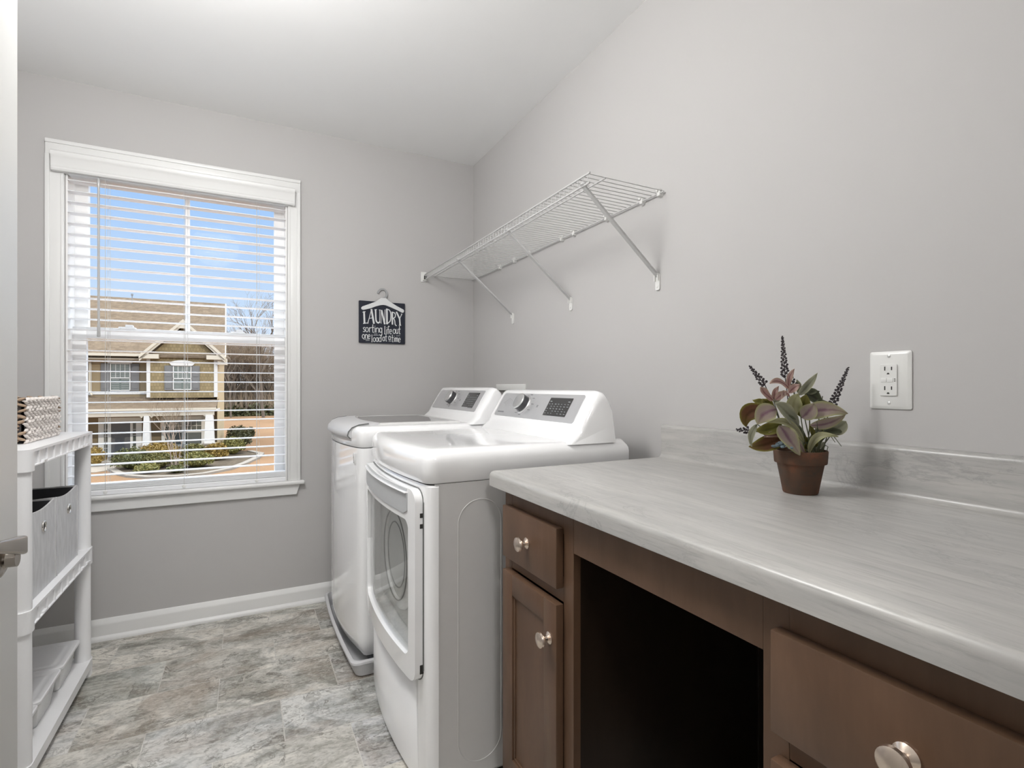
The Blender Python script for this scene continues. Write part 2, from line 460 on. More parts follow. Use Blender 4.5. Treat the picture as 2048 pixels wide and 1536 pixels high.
def m_ground(name, a, b, s1, c2):
    n = NT(name); v = n.coord(scale=(1, 0.5, 1))
    c = n.ramp(n.noise(v, s1, 6, 0.65), [(0.3, a), (0.7, b)])
    c = n.mix(n.math('MULTIPLY', n.noise(v, s1 * 14, 4, .7), 0.35), c, c2)
    M[name] = n.set(c, 0.95, spec=0.05)
m_ground('dormant_grass', srgb(112, 88, 66), srgb(130, 104, 80), 0.25, srgb(102, 80, 60))
m_ground('mulch', srgb(66, 59, 50), srgb(100, 90, 77), 1.4, srgb(50, 44, 37))
m_ground('woodland_floor', srgb(92, 74, 52), srgb(140, 112, 80), 0.5, srgb(80, 62, 44))

# ---------------------------------------------------------------- camera (level, looking 27.3 deg right of the window wall's normal)
F_PX, YAW, Y0 = 1036.9, math.radians(27.30), 772.77
CAM = Vector((-1.2196, -2.8686, 1.1192))
cam = bpy.data.cameras.new('camera'); co = bpy.data.objects.new('camera', cam); C.objects.link(co)
cam.sensor_width = 36.0; cam.lens = F_PX / 2048 * 36; cam.clip_start = 0.02; cam.clip_end = 600
cam.shift_y = (Y0 - 768) / 2048
co.location = CAM; co.rotation_euler = (PI / 2, 0, -YAW)
scene.camera = co
FW = Vector((math.sin(YAW), math.cos(YAW), 0)); RT = Vector((math.cos(YAW), -math.sin(YAW), 0)); UP = Vector((0, 0, 1))

# ================================================================ ROOM SHELL
H = 2.44
WX0, WX1, WZ0, WZ1 = -1.903, -1.028, 0.632, 2.105          # window opening
YB = -4.3
MB().box(-2.3, 0.2, YB - 0.2, 0.16, -0.14, 0.0).build('floor', M['slate_vinyl'], kind='structure', smooth=0, at_origin=True)
MB().box(-2.3, 0.2, YB - 0.2, 0.16, H, H + 0.14).build('ceiling', M['ceiling_paint'], kind='structure', smooth=0)
m = MB()
m.box(-2.3, WX0, 0, 0.16, 0, H); m.box(WX1, 0.2, 0, 0.16, 0, H); m.box(WX0, WX1, 0, 0.16, 0, WZ0); m.box(WX0, WX1, 0, 0.16, WZ1, H)
m.build('wall_far', M['wall_paint'], kind='structure', smooth=0)
MB().box(0, 0.2, YB, 0, 0, H).build('wall_right', M['wall_paint'], kind='structure', smooth=0)
MB().box(-2.3, -2.10, YB, 0, 0, H).build('wall_left', M['wall_paint'], kind='structure', smooth=0)
m = MB()                                                   # wall with the doorway the camera stands in
m.box(-2.10, -1.60, -2.92, -2.80, 0, H); m.box(-0.70, 0, -2.92, -2.80, 0, H); m.box(-1.60, -0.70, -2.92, -2.80, 2.06, H)
m.build('wall_near', M['wall_paint'], kind='structure', smooth=0)
MB().box(-2.3, 0.2, YB - 0.2, YB, 0, H).build('wall_hall', M['wall_paint'], kind='structure', smooth=0)
m = MB()
for x0, x1 in ((-1.60, -1.575), (-0.725, -0.70)): m.box(x0, x1, -2.92, -2.80, 0, 2.06)
m.box(-1.575, -0.725, -2.92, -2.80, 2.035, 2.06)
m.build('trim_1', M['trim_white'], kind='structure', bev=0.002)

def base_profile():
    return [(0, 0), (-0.026, 0), (-0.026, 0.006), (-0.022, 0.016), (-0.014, 0.021), (-0.014, 0.066), (-0.0125, 0.074), (-0.008, 0.080), (-0.006, 0.088), (-0.003, 0.092), (0, 0.092)]
pr = base_profile()
MB().slab((-2.10, 0, 0), (0, 1, 0), (0, 0, 1), (1, 0, 0), pr, 0, 2.10).build('baseboard_far', M['trim_white'], kind='structure', smooth=50)
MB().slab((-2.10, -2.80, 0), (-1, 0, 0), (0, 0, 1), (0, 1, 0), pr, 0, 2.77).build('baseboard_left', M['trim_white'], kind='structure', smooth=50)

# ================================================================ WINDOW
win = thing('window_1', 'white double hung window in the far wall with casing and stool', 'window', (-1.4655, 0, WZ0), kind='structure')
def casing_piece(m, x0, x1, z0, z1, vert, inner_hi):
    m.box(x0, x1, -0.013, 0, z0, z1, 0.002)
    if vert:
        a, b = (x0, x0 + 0.016) if not inner_hi else (x1 - 0.016, x1)
        c, d = (x1 - 0.012, x1 - 0.002) if not inner_hi else (x0 + 0.002, x0 + 0.012)
        m.box(a, b, -0.018, -0.011, z0, z1, 0.002); m.box(c, d, -0.016, -0.011, z0, z1, 0.002)
    else:
        m.box(x0, x1, -0.018, -0.011, z1 - 0.016, z1, 0.002); m.box(x0 + .06, x1 - .06, -0.016, -0.011, z0 + 0.002, z0 + 0.012, 0.002)
m = MB()
casing_piece(m, -1.970, WX0 - 0.004, 0.64, WZ1 + 0.003, True, False)
casing_piece(m, WX1 + 0.004, -0.9645, 0.64, WZ1 + 0.003, True, True)
casing_piece(m, -1.970, -0.9645, WZ1 + 0.003, 2.172, False, False)
m.build('casing', M['trim_white'], win)
MB().box(WX0 - 0.09, -0.946, -0.036, 0.075, 0.621, 0.640, 0.007, 3).build('stool', M['trim_white'], win)
MB().slab((0, 0, 0), (1, 0, 0), (0, 0, 1), (0, 1, 0), [(-1.962, 0.622), (-1.952, 0.5685), (-0.982, 0.5685), (-0.966, 0.622)], -0.016, 0).build('apron', M['trim_white'], win, bev=0.003)
m = MB()
for x0, x1 in ((WX0, WX0 + 0.006), (WX1 - 0.006, WX1)): m.box(x0, x1, -0.001, 0.16, 0.635, WZ1)
m.box(WX0, WX1, -0.001, 0.16, WZ1 - 0.006, WZ1); m.box(WX0, WX1, 0.07, 0.16, 0.628, 0.642)
m.build('jamb', M['vinyl_white'], win)
def sash(name, y0, y1, z0, z1, st, rt, rb, parent):
    m = MB(); x0, x1 = WX0 + 0.005, WX1 - 0.005
    m.box(x0, x0 + st, y0, y1, z0, z1, 0.003); m.box(x1 - st, x1, y0, y1, z0, z1, 0.003)
    m.box(x0 + st - .002, x1 - st + .002, y0 + .001, y1 - .001, z0, z0 + rb, 0.003); m.box(x0 + st - .002, x1 - st + .002, y0 + .001, y1 - .001, z1 - rt, z1, 0.003)
    return m.build(name, M['vinyl_white'], parent)
us = sash('upper_sash', 0.105, 0.14, 1.337, 2.102, 0.049, 0.056, 0.046, win)
ls = sash('lower_sash', 0.068, 0.103, 0.641, 1.386, 0.049, 0.051, 0.040, win)
MB().box(-1.85, -1.08, 0.120, 0.124, 1.38, 2.05).build('pane', M['window_glass'], us)
MB().box(-1.477, -1.457, 0.114, 0.130, 1.38, 2.05, 0.004).build('muntin', M['vinyl_white'], us)
MB().box(-1.85, -1.08, 0.083, 0.087, 0.68, 1.34).build('pane', M['window_glass'], ls)
for cx in (-1.70, -1.25):
    mm = MB(); mm.box(cx - .032, cx + .032, 0.060, 0.10, 1.384, 1.392, 0.003); mm.box(cx - .006, cx + .024, 0.058, 0.082, 1.390, 1.402, 0.003)
    mm.build('sash_lock', M['vinyl_white'], ls)

# ================================================================ BLIND
bl = thing('window_blind', 'white slatted window blind with its slats open, hanging under a moulded valance', 'blind', (-1.4655, 0, 0.64))
prof = [(0.0, 2.034), (-0.040, 2.034), (-0.044, 2.041), (-0.0405, 2.049), (-0.044, 2.056), (-0.044, 2.085), (-0.049, 2.092), (-0.052, 2.102), (-0.053, 2.112), (-0.047, 2.117), (0.0, 2.117)]
MB().slab((-1.944, -0.016, 0), (0, 1, 0), (0, 0, 1), (1, 0, 0), [(a + 0.018, b) for a, b in prof][::1], 0, 0.951).build('valance', M['trim_white'], bl, smooth=40)
MB().box(-1.893, -1.036, -0.015, 0.042, 2.03, 2.075, 0.003).build('head_rail', M['blind_white'], bl)
m = MB()
for k in range(29):
    z = 0.7275 + (2.0110 - 0.7275) * k / 28
    n = 5
    pts = [(-0.012 + 0.05 * i / n, 0.0022 * (1 - (2 * i / n - 1) ** 2)) for i in range(n + 1)]
    poly = pts + [(u, w - 0.0026) for u, w in pts[::-1]]
    m.slab((-1.8965, 0, z), (0, 1, 0), (0, 0, 1), (1, 0, 0), poly, 0, 0.862)
m.build('slats', M['blind_white'], bl, smooth=40)
MB().slab((-1.8965, 0, 0), (0, 1, 0), (0, 0, 1), (1, 0, 0), [(-0.014, 0.6415), (-0.014, 0.659), (-0.011, 0.663), (0.035, 0.663), (0.038, 0.659), (0.038, 0.6415)], 0, 0.862).build('bottom_rail', M['blind_white'], bl, smooth=20)
m = MB()
for k in range(6):
    z = 0.6662 + 0.0042 * k; m.box(-1.8965, -1.0345, -0.012 + .0012 * (k % 2), 0.038, z - 0.0013, z + 0.0024, 0.0008, 1)
m.build('stacked_slats', M['blind_white'], bl)
m = MB()
for cx in (-1.765, -1.470, -1.165):
    for yy in (-0.0125, 0.0385): m.cyl((cx, yy, 0.66), (cx, yy, 2.05), 0.0009, seg=5)
    m.cyl((cx + 0.012, 0.013, 0.66), (cx + 0.012, 0.013, 2.05), 0.0008, seg=5)
m.build('ladder_cords', M['cord_white'], bl)
for cx in (-1.765, -1.470, -1.165): MB().lathe((cx, -0.0138, 0.652), (0, -1, 0), [(0.008, 0), (0.008, 0.002), (0.004, 0.004)], 12).build('cord_plug', M['plate_white'], bl)
m = MB(); m.lathe((-1.785, -0.030, 1.335), (0, 0, 1), [(0.0045, 0), (0.0062, 0.004), (0.0055, 0.05), (0.0045, 0.06), (0.0045, 0.655), (0.006, 0.66), (0.006, 0.68), (0.003, 0.69)], 10)
m.tube([(-1.785, -0.030, 2.02), (-1.785, -0.022, 2.034), (-1.785, -0.01, 2.036)], 0.002)
m.build('tilt_wand', M['wand_grey'], bl)

# ================================================================ LAUNDRY SIGN
sg = thing('laundry_sign', 'dark navy hanging sign with a white hanger shape lettered LAUNDRY on the far wall', 'sign', (-0.546, 0, 1.355))
BX0, BX1, BZ0, BZ1 = -0.6715, -0.4195, 1.3555, 1.583
MB().slab((0, 0, 0), (1, 0, 0), (0, 0, 1), (0, -1, 0), rrect(BX0, BX1, BZ0, BZ1, 0.004), 0.002, 0.011).build('board', M['sign_board'], sg, bev=0.001)
def sp(x, y):            # position on the sign's face
    t = (x - 305) / 997.0
    top = 455 + 62 * t; bot = 1377 + 28 * t
    return BX0 + (BX1 - BX0) * t, BZ1 - (y - top) / (bot - top) * (BZ1 - BZ0)
hang = [(765, 402), (870, 402), (960, 478), (1110, 572), (1262, 650), (1278, 680), (1262, 715), (1235, 720), (1100, 655), (960, 595), (870, 560), (815, 553), (760, 558), (680, 580), (540, 632), (395, 668), (358, 655), (348, 620), (370, 592), (520, 535), (660, 480)]
MB().slab((0, 0, 0), (1, 0, 0), (0, 0, 1), (0, -1, 0), [sp(*p) for p in hang], 0.011, 0.0165).build('hanger', M['sign_white'], sg, bev=0.0008)
hk = [(825, 405), (868, 385), (895, 345), (900, 295), (880, 245), (840, 210), (795, 203), (750, 222), (722, 255), (710, 288)]
# hand lettering as flat strokes
def smooth_line(pts, n=5):
    if len(pts) < 3: return pts
    P = [Vector(q) for q in pts]; out = []
    closed = (P[0] - P[-1]).length < 1e-6
    for k in range(len(P) - 1):
        a = P[k - 1] if k else (P[-2] if closed else P[0] * 2 - P[1]); d = P[k + 2] if k + 2 < len(P) else (P[1] if closed else P[-1] * 2 - P[-2])
        b, c = P[k], P[k + 1]
        for q in range(n):
            t = q / n
            out.append(tuple(0.5 * (2 * b + (c - a) * t + (2 * a - 5 * b + 4 * c - d) * t * t + (3 * b - a - 3 * c + d) * t ** 3)))
    return out + [tuple(P[-1])]
NS = [0]
def ribbon(m, pts, hw, y0, y1):
    P = [Vector((q[0], 0, q[1])) for q in pts]
    L_, R_ = [], []
    for k, q in enumerate(P):
        d = (P[min(k + 1, len(P) - 1)] - P[max(k - 1, 0)]).normalized(); W = Vector((d.z, 0, -d.x))
        if (P[0] - P[-1]).length > 1e-6:
            if k == 0: q = q - d * hw * .5
            if k == len(P) - 1: q = q + d * hw * .5
        elif k in (0, len(P) - 1): d = (P[1] - P[-2]).normalized(); W = Vector((d.z, 0, -d.x))
        L_.append(q + W * hw); R_.append(q - W * hw)
    rings = [[l - V(0, y0, 0), r - V(0, y0, 0), r - V(0, y1, 0), l - V(0, y1, 0)] for l, r in zip(L_, R_)]
    m.loft(rings)
m = MB(); ribbon(m, [sp(*q) for q in smooth_line(hk)], 0.0048, 0.004, 0.0105); m.build('hook', M['sign_hook'], sg)
def stroke(m, pts, w):
    NS[0] += 1
    ribbon(m, [sp(*q) for q in smooth_line(pts)], w * 0.000252 / 2, 0.0102, 0.0114 + 0.00001 * NS[0])
m = MB()
for pts, w in [([(410, 705), (420, 955)], 36), ([(382, 716), (438, 702)], 14), ([(395, 962), (500, 945)], 16), ([(492, 945), (496, 905)], 12),
               ([(566, 655), (488, 962)], 13), ([(566, 652), (618, 955)], 38), ([(515, 848), (600, 836)], 13),
               ([(655, 655), (662, 860), (680, 920), (715, 945), (742, 922)], 30), ([(742, 925), (745, 660)], 12), ([(632, 660), (680, 650)], 12), ([(728, 660), (762, 660)], 10),
               ([(772, 955), (776, 665)], 12), ([(784, 672), (852, 965)], 36), ([(852, 960), (858, 655)], 12),
               ([(898, 640), (902, 962)], 38), ([(905, 642), (955, 665), (982, 730), (985, 820), (968, 905), (905, 960)], 20),
               ([(1016, 705), (1020, 970)], 32), ([(1016, 708), (1065, 722), (1087, 765), (1075, 818), (1028, 845)], 18), ([(1050, 845), (1072, 900), (1082, 975), (1110, 1003)], 20),
               ([(1112, 705), (1178, 845)], 34), ([(1230, 745), (1180, 850)], 16), ([(1180, 842), (1190, 992)], 32), ([(1165, 992), (1212, 992)], 12), ([(1210, 742), (1240, 748)], 10)]:
    stroke(m, pts, w)
circ = [(0.5 + 0.5 * math.cos(2 * PI * k / 12), 0.5 + 0.5 * math.sin(2 * PI * k / 12)) for k in range(13)]
FONT = {'s': [[(1, .9), (.5, 1), (.05, .8), (.5, .52), (.95, .25), (.5, 0), (0, .1)]], 'o': [circ], 'r': [[(0.1, 0), (0.1, 1)], [(0.1, .7), (.5, 1), (1, .92)]],
        't': [[(.5, 1.7), (.5, .1), (.9, 0)], [(0, 1.05), (1, 1.05)]], 'i': [[(.5, 0), (.5, 1)], [(.45, 1.35), (.55, 1.4)]], 'n': [[(0, 0), (0, 1)], [(0, .7), (.5, 1), (1, .75), (1, 0)]],
        'g': [circ, [(1, 1), (1, -.5), (.5, -.75), (0, -.5)]], 'l': [[(.5, 0), (.5, 1.75)], [(0.1, 0), (0.9, 0)]], 'f': [[(1, 1.6), (.65, 1.75), (.4, 1.45), (.4, 0)], [(0, 1), (.95, 1)]],
        'e': [[(0.05, .5), (.95, .55), (.85, .92), (.5, 1), (.05, .7), (.02, .3), (.4, 0), (.95, .12)]], 'u': [[(0, 1), (0, .25), (.4, 0), (1, .3)], [(1, 1), (1, 0)]],
        'a': [circ, [(1, 1), (1, 0)]], 'd': [circ, [(1, 1.75), (1, 0)]], 'm': [[(0, 0), (0, 1)], [(0, .75), (.28, 1), (.5, .75), (.5, 0)], [(.5, .75), (.78, 1), (1, .75), (1, 0)]]}
for ch, x0, x1, yb in [('s', 392, 434, 1142), ('o', 444, 500, 1144), ('r', 520, 556, 1148), ('t', 566, 624, 1150), ('i', 632, 652, 1152), ('n', 666, 722, 1152), ('g', 738, 790, 1152),
                       ('l', 842, 866, 1184), ('i', 884, 902, 1184), ('f', 910, 952, 1184), ('e', 958, 1002, 1184), ('o', 1034, 1086, 1176), ('u', 1100, 1142, 1176), ('t', 1154, 1198, 1178)]:
    for pts in FONT[ch]: stroke(m, [(x0 + (x1 - x0) * u, yb - 98 * w) for u, w in pts], 14)
for ch, x0, x1, yb in [('o', 372, 424, 1288), ('n', 438, 482, 1288), ('e', 494, 536, 1288), ('l', 564, 590, 1358), ('o', 604, 652, 1356), ('a', 664, 708, 1354), ('d', 724, 774, 1354),
                       ('a', 806, 846, 1338), ('t', 858, 902, 1338), ('a', 934, 974, 1318), ('t', 998, 1040, 1352), ('i', 1054, 1072, 1352), ('m', 1084, 1138, 1352), ('e', 1150, 1196, 1360)]:
    for pts in FONT[ch]: stroke(m, [(x0 + (x1 - x0) * u, yb - 88 * w) for u, w in pts], 13)
for pts in ([(398, 1306), (528, 1302)], [(446, 1334), (524, 1331)], [(618, 1190), (690, 1186)], [(608, 1216), (724, 1212)], [(938, 1346), (996, 1342)], [(1104, 1224), (1190, 1220)]): stroke(m, pts, 7)
m.build('lettering', M['sign_white'], sg, smooth=0)

# ================================================================ WIRE SHELF
ws = thing('wire_shelf', 'white wire shelf with diagonal braces on the right wall above the laundry machines', 'shelf', (-0.15, -0.797, 1.755))
DZ = 1.757
m = MB()
N = 63
for k in range(N):
    y = -1.592 + 1.586 * k / (N - 1)
    m.tube([(-0.008, y, DZ), (-0.30, y, DZ), (-0.305, y, DZ - 0.006), (-0.305, y, DZ - 0.030)], 0.0014, 5)
m.build('deck_wires', M['wire_white'], ws)
m = MB()
for x, z, r in ((-0.010, DZ - 0.004, 0.003), (-0.245, DZ - 0.005, 0.003), (-0.3015, DZ + 0.002, 0.003), (-0.3025, DZ - 0.028, 0.0032)):
    m.cyl((x, -1.598, z), (x, -0.004, z), r, seg=8)
m.build('long_rods', M['wire_white'], ws)
for y in (-1.564, -1.050, -0.522):
    a, b = Vector((-0.300, y, DZ - 0.028)), Vector((-0.006, y, 1.486))
    d = (b - a); L = d.length; d.normalize(); up = d.cross(Vector((0, 1, 0))).normalized()
    m = MB(); m.slab(a, d, (0, 1, 0), up, rrect(-0.012, L + 0.006, -0.0075, 0.0075, 0.004), -0.0035, 0.0035)
    m.cyl(a + Vector((0, -0.010, 0.004)), a + Vector((0, 0.010, 0.004)), 0.006, seg=10)
    br = m.build('support_brace', M['wire_white'], ws, bev=0.001)
    m = MB(); m.slab((0, y, 0), (0, 1, 0), (0, 0, 1), (-1, 0, 0), rrect(-0.010, 0.010, 1.438, 1.490, 0.006), 0.0005, 0.005)
    m.box(-0.012, -0.004, y - 0.009, y - 0.006, 1.468, 1.492); m.box(-0.012, -0.004, y + 0.006, y + 0.009, 1.468, 1.492)
    m.lathe((-0.005, y, 1.450), (-1, 0, 0), [(0.004, 0), (0.004, 0.0015), (0.002, 0.0022)], 10)
    m.build('wall_foot', M['plate_white'], br)
for y in (-1.578, -1.494, -1.299, -1.080, -0.989, -0.699, -0.550, -0.383):
    m = MB(); m.box(-0.016, -0.0005, y - 0.007, y + 0.007, DZ - 0.014, DZ + 0.005, 0.003)
    m.cyl((-0.004, y, DZ + 0.008), (-0.022, y, DZ + 0.003), 0.004, seg=8); m.cyl((-0.0005, y, DZ - 0.006), (-0.009, y, DZ - 0.006), 0.010, 0.006, seg=10)
    m.build('wall_clip', M['plate_white'], ws)
m = MB(); m.box(-0.325, -0.292, -0.004, -0.0005, DZ - 0.042, DZ + 0.016, 0.003); m.box(-0.316, -0.296, -0.022, -0.003, DZ - 0.036, DZ - 0.030, 0.002)
m.box(-0.316, -0.312, -0.022, -0.003, DZ - 0.036, DZ - 0.006, 0.0015); m.cyl((-0.318, -0.004, DZ + 0.008), (-0.318, -0.006, DZ + 0.008), 0.004, seg=10)
eb = m.build('end_bracket', M['plate_white'], ws)
MB().box(-0.3105, -0.2965, -0.0226, -0.006, DZ - 0.0265, DZ - 0.008).build('bracket_slot', M['slot_dark'], eb)

# ================================================================ OUTLET + LAUNDRY BOX ON THE RIGHT WALL
ot = thing('wall_outlet', 'white double outlet with test buttons on the right wall above the grey counter', 'outlet', (0, -2.260, 1.071))
OY0, OY1, OZ0, OZ1 = -2.2998, -2.2200, 1.0712, 1.1935
m = MB()
m.loft([[(-0.0005, y, z) for y, z in rrect(OY0, OY1, OZ0, OZ1, 0.004)], [(-0.003, y, z) for y, z in rrect(OY0, OY1, OZ0, OZ1, 0.004)],
        [(-0.0065, y, z) for y, z in rrect(OY0 + .006, OY1 - .006, OZ0 + .006, OZ1 - .006, 0.003)]])
m.build('cover_plate', M['plate_white'], ot)
yc = -2.259; zc = 1.1325
m = MB(); m.slab((0, yc, zc), (0, 1, 0), (0, 0, 1), (-1, 0, 0), rrect(-0.0165, 0.0165, -0.0335, 0.0335, 0.003), 0.006, 0.0095)
rc = m.build('receptacle', M['plate_white'], ot, bev=0.0008)
m = MB()
for dz in (0.0200, -0.0215):
    for dy, h in ((0.0065, 0.0042), (-0.0065, 0.0036)): m.box(-0.0100, -0.0093, yc + dy - 0.0010, yc + dy + 0.0010, zc + dz + 0.0045 - h, zc + dz + 0.0045 + h)
    m.slab((0, yc, zc + dz - 0.0078), (0, 1, 0), (0, 0, 1), (-1, 0, 0), [(0.0025 * math.cos(a), 0.0035 * math.sin(a)) for a in [PI * k / 8 for k in range(9)]], 0.0093, 0.0100)
for dz in (0.002, -0.002): m.box(-0.0100, -0.0093, yc - 0.0135, yc - 0.0115, zc + dz - 0.0009, zc + dz + 0.0009)
m.build('slots', M['slot_dark'], rc)
m = MB()
m.box(-0.0104, -0.009, yc + 0.003, yc + 0.014, zc - 0.0045, zc + 0.0045, 0.0006); m.box(-0.0104, -0.009, yc - 0.0095, yc + 0.002, zc - 0.0045, zc + 0.0045, 0.0006)
m.build('test_buttons', M['plate_white'], rc)
for z in (1.183, 1.0835):
    m = MB(); m.lathe((-0.0062, yc, z), (-1, 0, 0), [(0.0033, 0), (0.0033, 0.0008), (0.0015, 0.0016)], 14); m.build('screw', M['screw_grey'], ot)

lb = thing('laundry_box', 'white recessed water supply box in the right wall behind the two machines', 'utility box', (0, -0.497, 0.99))
m = MB()
y0, y1, z0, z1 = -0.660, -0.338, 0.97, 1.131
m.box(-0.011, -0.0005, y0, y1, z1 - 0.033, z1, 0.002); m.box(-0.011, -0.0005, y0, y1, z0, z0 + 0.02, 0.002)
m.box(-0.0105, -0.0005, y0 + .0005, y0 + 0.02, z0 + .019, z1 - .032, 0.001); m.box(-0.0105, -0.0005, y1 - 0.02, y1 - .0005, z0 + .019, z1 - .032, 0.001)
m.build('frame', M['plate_white'], lb)
MB().box(-0.003, -0.0004, y0 + 0.01, y1 - 0.01, z0 + 0.01, z1 - 0.01).build('recess', M['box_recess'], lb)
for y in (-0.43, -0.57):
    m = MB(); m.cyl((-0.003, y, 1.03), (-0.03, y, 1.03), 0.009, seg=12); m.cyl((-0.03, y, 1.03), (-0.03, y, 1.0), 0.011, seg=12); m.build('valve', M['nickel'], lb)

# ================================================================ LAUNDRY MACHINES
def bow(xc, s, yc, hw=0.343):
    return lambda y: xc + s * ((y - yc) / hw) ** 2
def outline(xc, s, yc, hw, xb, r, ins, z, rb=0.012, n=16):
    """plan outline of a machine with a bowed front, corners rounded, drawn in by ins"""
    f = bow(xc + ins, s, yc, hw); h = hw - ins; xb2 = xb - min(ins, 0.012)
    pts = []
    ye = yc + h; xe = f(ye)
    pts.append((xb2, ye, z))
    rr = max(r - ins * 0.5, 0.006)
    def corner(sgn):
        P0 = Vector((xe + rr, yc + sgn * h)); P1 = Vector((xe, yc + sgn * h)); y2 = yc + sgn * (h - rr); P2 = Vector((f(y2), y2))
        return [tuple(P0 * (1 - t) ** 2 + P1 * 2 * t * (1 - t) + P2 * t * t) for t in [k / 6 for k in range(7)]]
    pts += [(x, y, z) for x, y in corner(1)]
    for k in range(1, n):
        y = yc + (h - rr) * (1 - 2 * k / n); pts.append((f(y), y, z))
    pts += [(x, y, z) for x, y in corner(-1)[::-1]]
    pts.append((xb2, yc - h, z))
    return pts

def console(m, yc, hw, xb, prof, zb):
    """control housing: xz profile swept in y, rounded off at both ends"""
    rings = []
    K = [(1.0, 0.80), (0.995, 0.865), (0.985, 0.915), (0.965, 0.955), (0.935, 0.982), (0.90, 0.995), (0.87, 1.0)]
    seq = [(-a, k) for a, k in K] + [(a, k) for a, k in K[::-1]]
    for a, k in seq:
        kx = 0.55 + 0.45 * k; kx = k + (1 - k) * 0.35
        rings.append([(xb + (x - xb) * (kx if z > zb + 0.004 else 0.5 + 0.5 * kx), yc + a * hw, zb + (z - zb) * k) for x, z in prof])
    m.loft(rings)

# ---- dryer
DY, DHW, DXC, DS, DXB = -1.200, 0.343, -0.812, 0.030, -0.112
dry = thing('clothes_dryer', 'white front loading dryer with a see-through door beside the grey counter', 'dryer', (-0.46, DY, 0))
df = bow(DXC, DS, DY)
m = MB()
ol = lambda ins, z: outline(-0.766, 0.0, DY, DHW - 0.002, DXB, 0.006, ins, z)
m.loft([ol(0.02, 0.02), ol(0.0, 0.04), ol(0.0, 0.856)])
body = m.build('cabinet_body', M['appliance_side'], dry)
# pressed stadium-shaped bead on the side facing the counter
m = MB()
ys = DY - DHW + 0.002; cx, hwid, zl, zh = -0.634, 0.0655, 0.075 + 0.0655, 0.805 - 0.0655
pth = [(cx + hwid * math.cos(a), zh + hwid * math.sin(a)) for a in [PI * k / 16 for k in range(17)]] + [(cx + hwid * math.cos(a), zl + hwid * math.sin(a)) for a in [PI + PI * k / 16 for k in range(17)]]
pth.append(pth[0])
m.tube([(x, ys + 0.0010, z) for x, z in pth], 0.0024, 6, cap=False)
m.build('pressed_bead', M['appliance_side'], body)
for z in (0.01,):
    for x in (-0.76, -0.16):
        for y in (DY - 0.29, DY + 0.29): MB().cyl((x, y, 0), (x, y, 0.022), 0.02, seg=12).build('foot', M['knob_dark'], dry)
# front panel (bowed sheet)
n = 24
cols = []
for k in range(n + 1):
    y = DY + (DHW - 0.006) * (1 - 2 * k / n); cols.append((y, 0.02, 0.852))
fo = lambda ins, z: [p for p in outline(DXC, DS, DY, DHW, DXC + DS + 0.024, 0.026, ins, z)]
m = MB(); m.loft([fo(0.004, 0.018), fo(0.0, 0.024), fo(0.0, 0.848), fo(0.003, 0.8525)])
fpn = m.build('front_panel', M['appliance_white'], dry)
def cut(o, x0, x1, y0, y1, z0, z1):
    c = MB().box(x0, x1, y0, y1, z0, z1, 0.02, 4).build('cutter', None, dry)
    md = o.modifiers.new('cut', 'BOOLEAN'); md.operation = 'DIFFERENCE'; md.object = c; md.solver = 'EXACT'
    bpy.context.view_layer.update()
    dg = bpy.context.evaluated_depsgraph_get(); me = bpy.data.meshes.new_from_object(o.evaluated_get(dg))
    o.modifiers.remove(md); o.data = me; bpy.data.objects.remove(c)
cut(fpn, DXC - 0.1, DXC + 0.2, DY - 0.266, DY + 0.266, 0.371, 0.749)
# top lid, rounded over
m = MB()
tl = lambda ins, z: outline(DXC - 0.006, DS, DY, DHW + 0.001, DXB + 0.004, 0.035, ins, z)
rr = 0.036; zt = 0.948
rings = [tl(0.004, 0.857), tl(0.0, 0.861), tl(0.0, zt - rr)]
for k in range(1, 7):
    a = PI / 2 * k / 6; rings.append(tl(rr * (1 - math.cos(a)), zt - rr + rr * math.sin(a)))
for k, (i_, dz) in enumerate(((0.06, 0.0008), (0.10, 0.001))): rings.append(tl(i_, zt + dz))
m.loft(rings)
m.build('top_lid', M['appliance_white'], dry, smooth=50)
MB().loft([outline(DXC + .004, DS, DY, DHW - .003, DXB, 0.03, 0, 0.852), outline(DXC + .004, DS, DY, DHW - .003, DXB, 0.03, 0, 0.858)]).build('lid_gap', M['seam_dark'], dry)
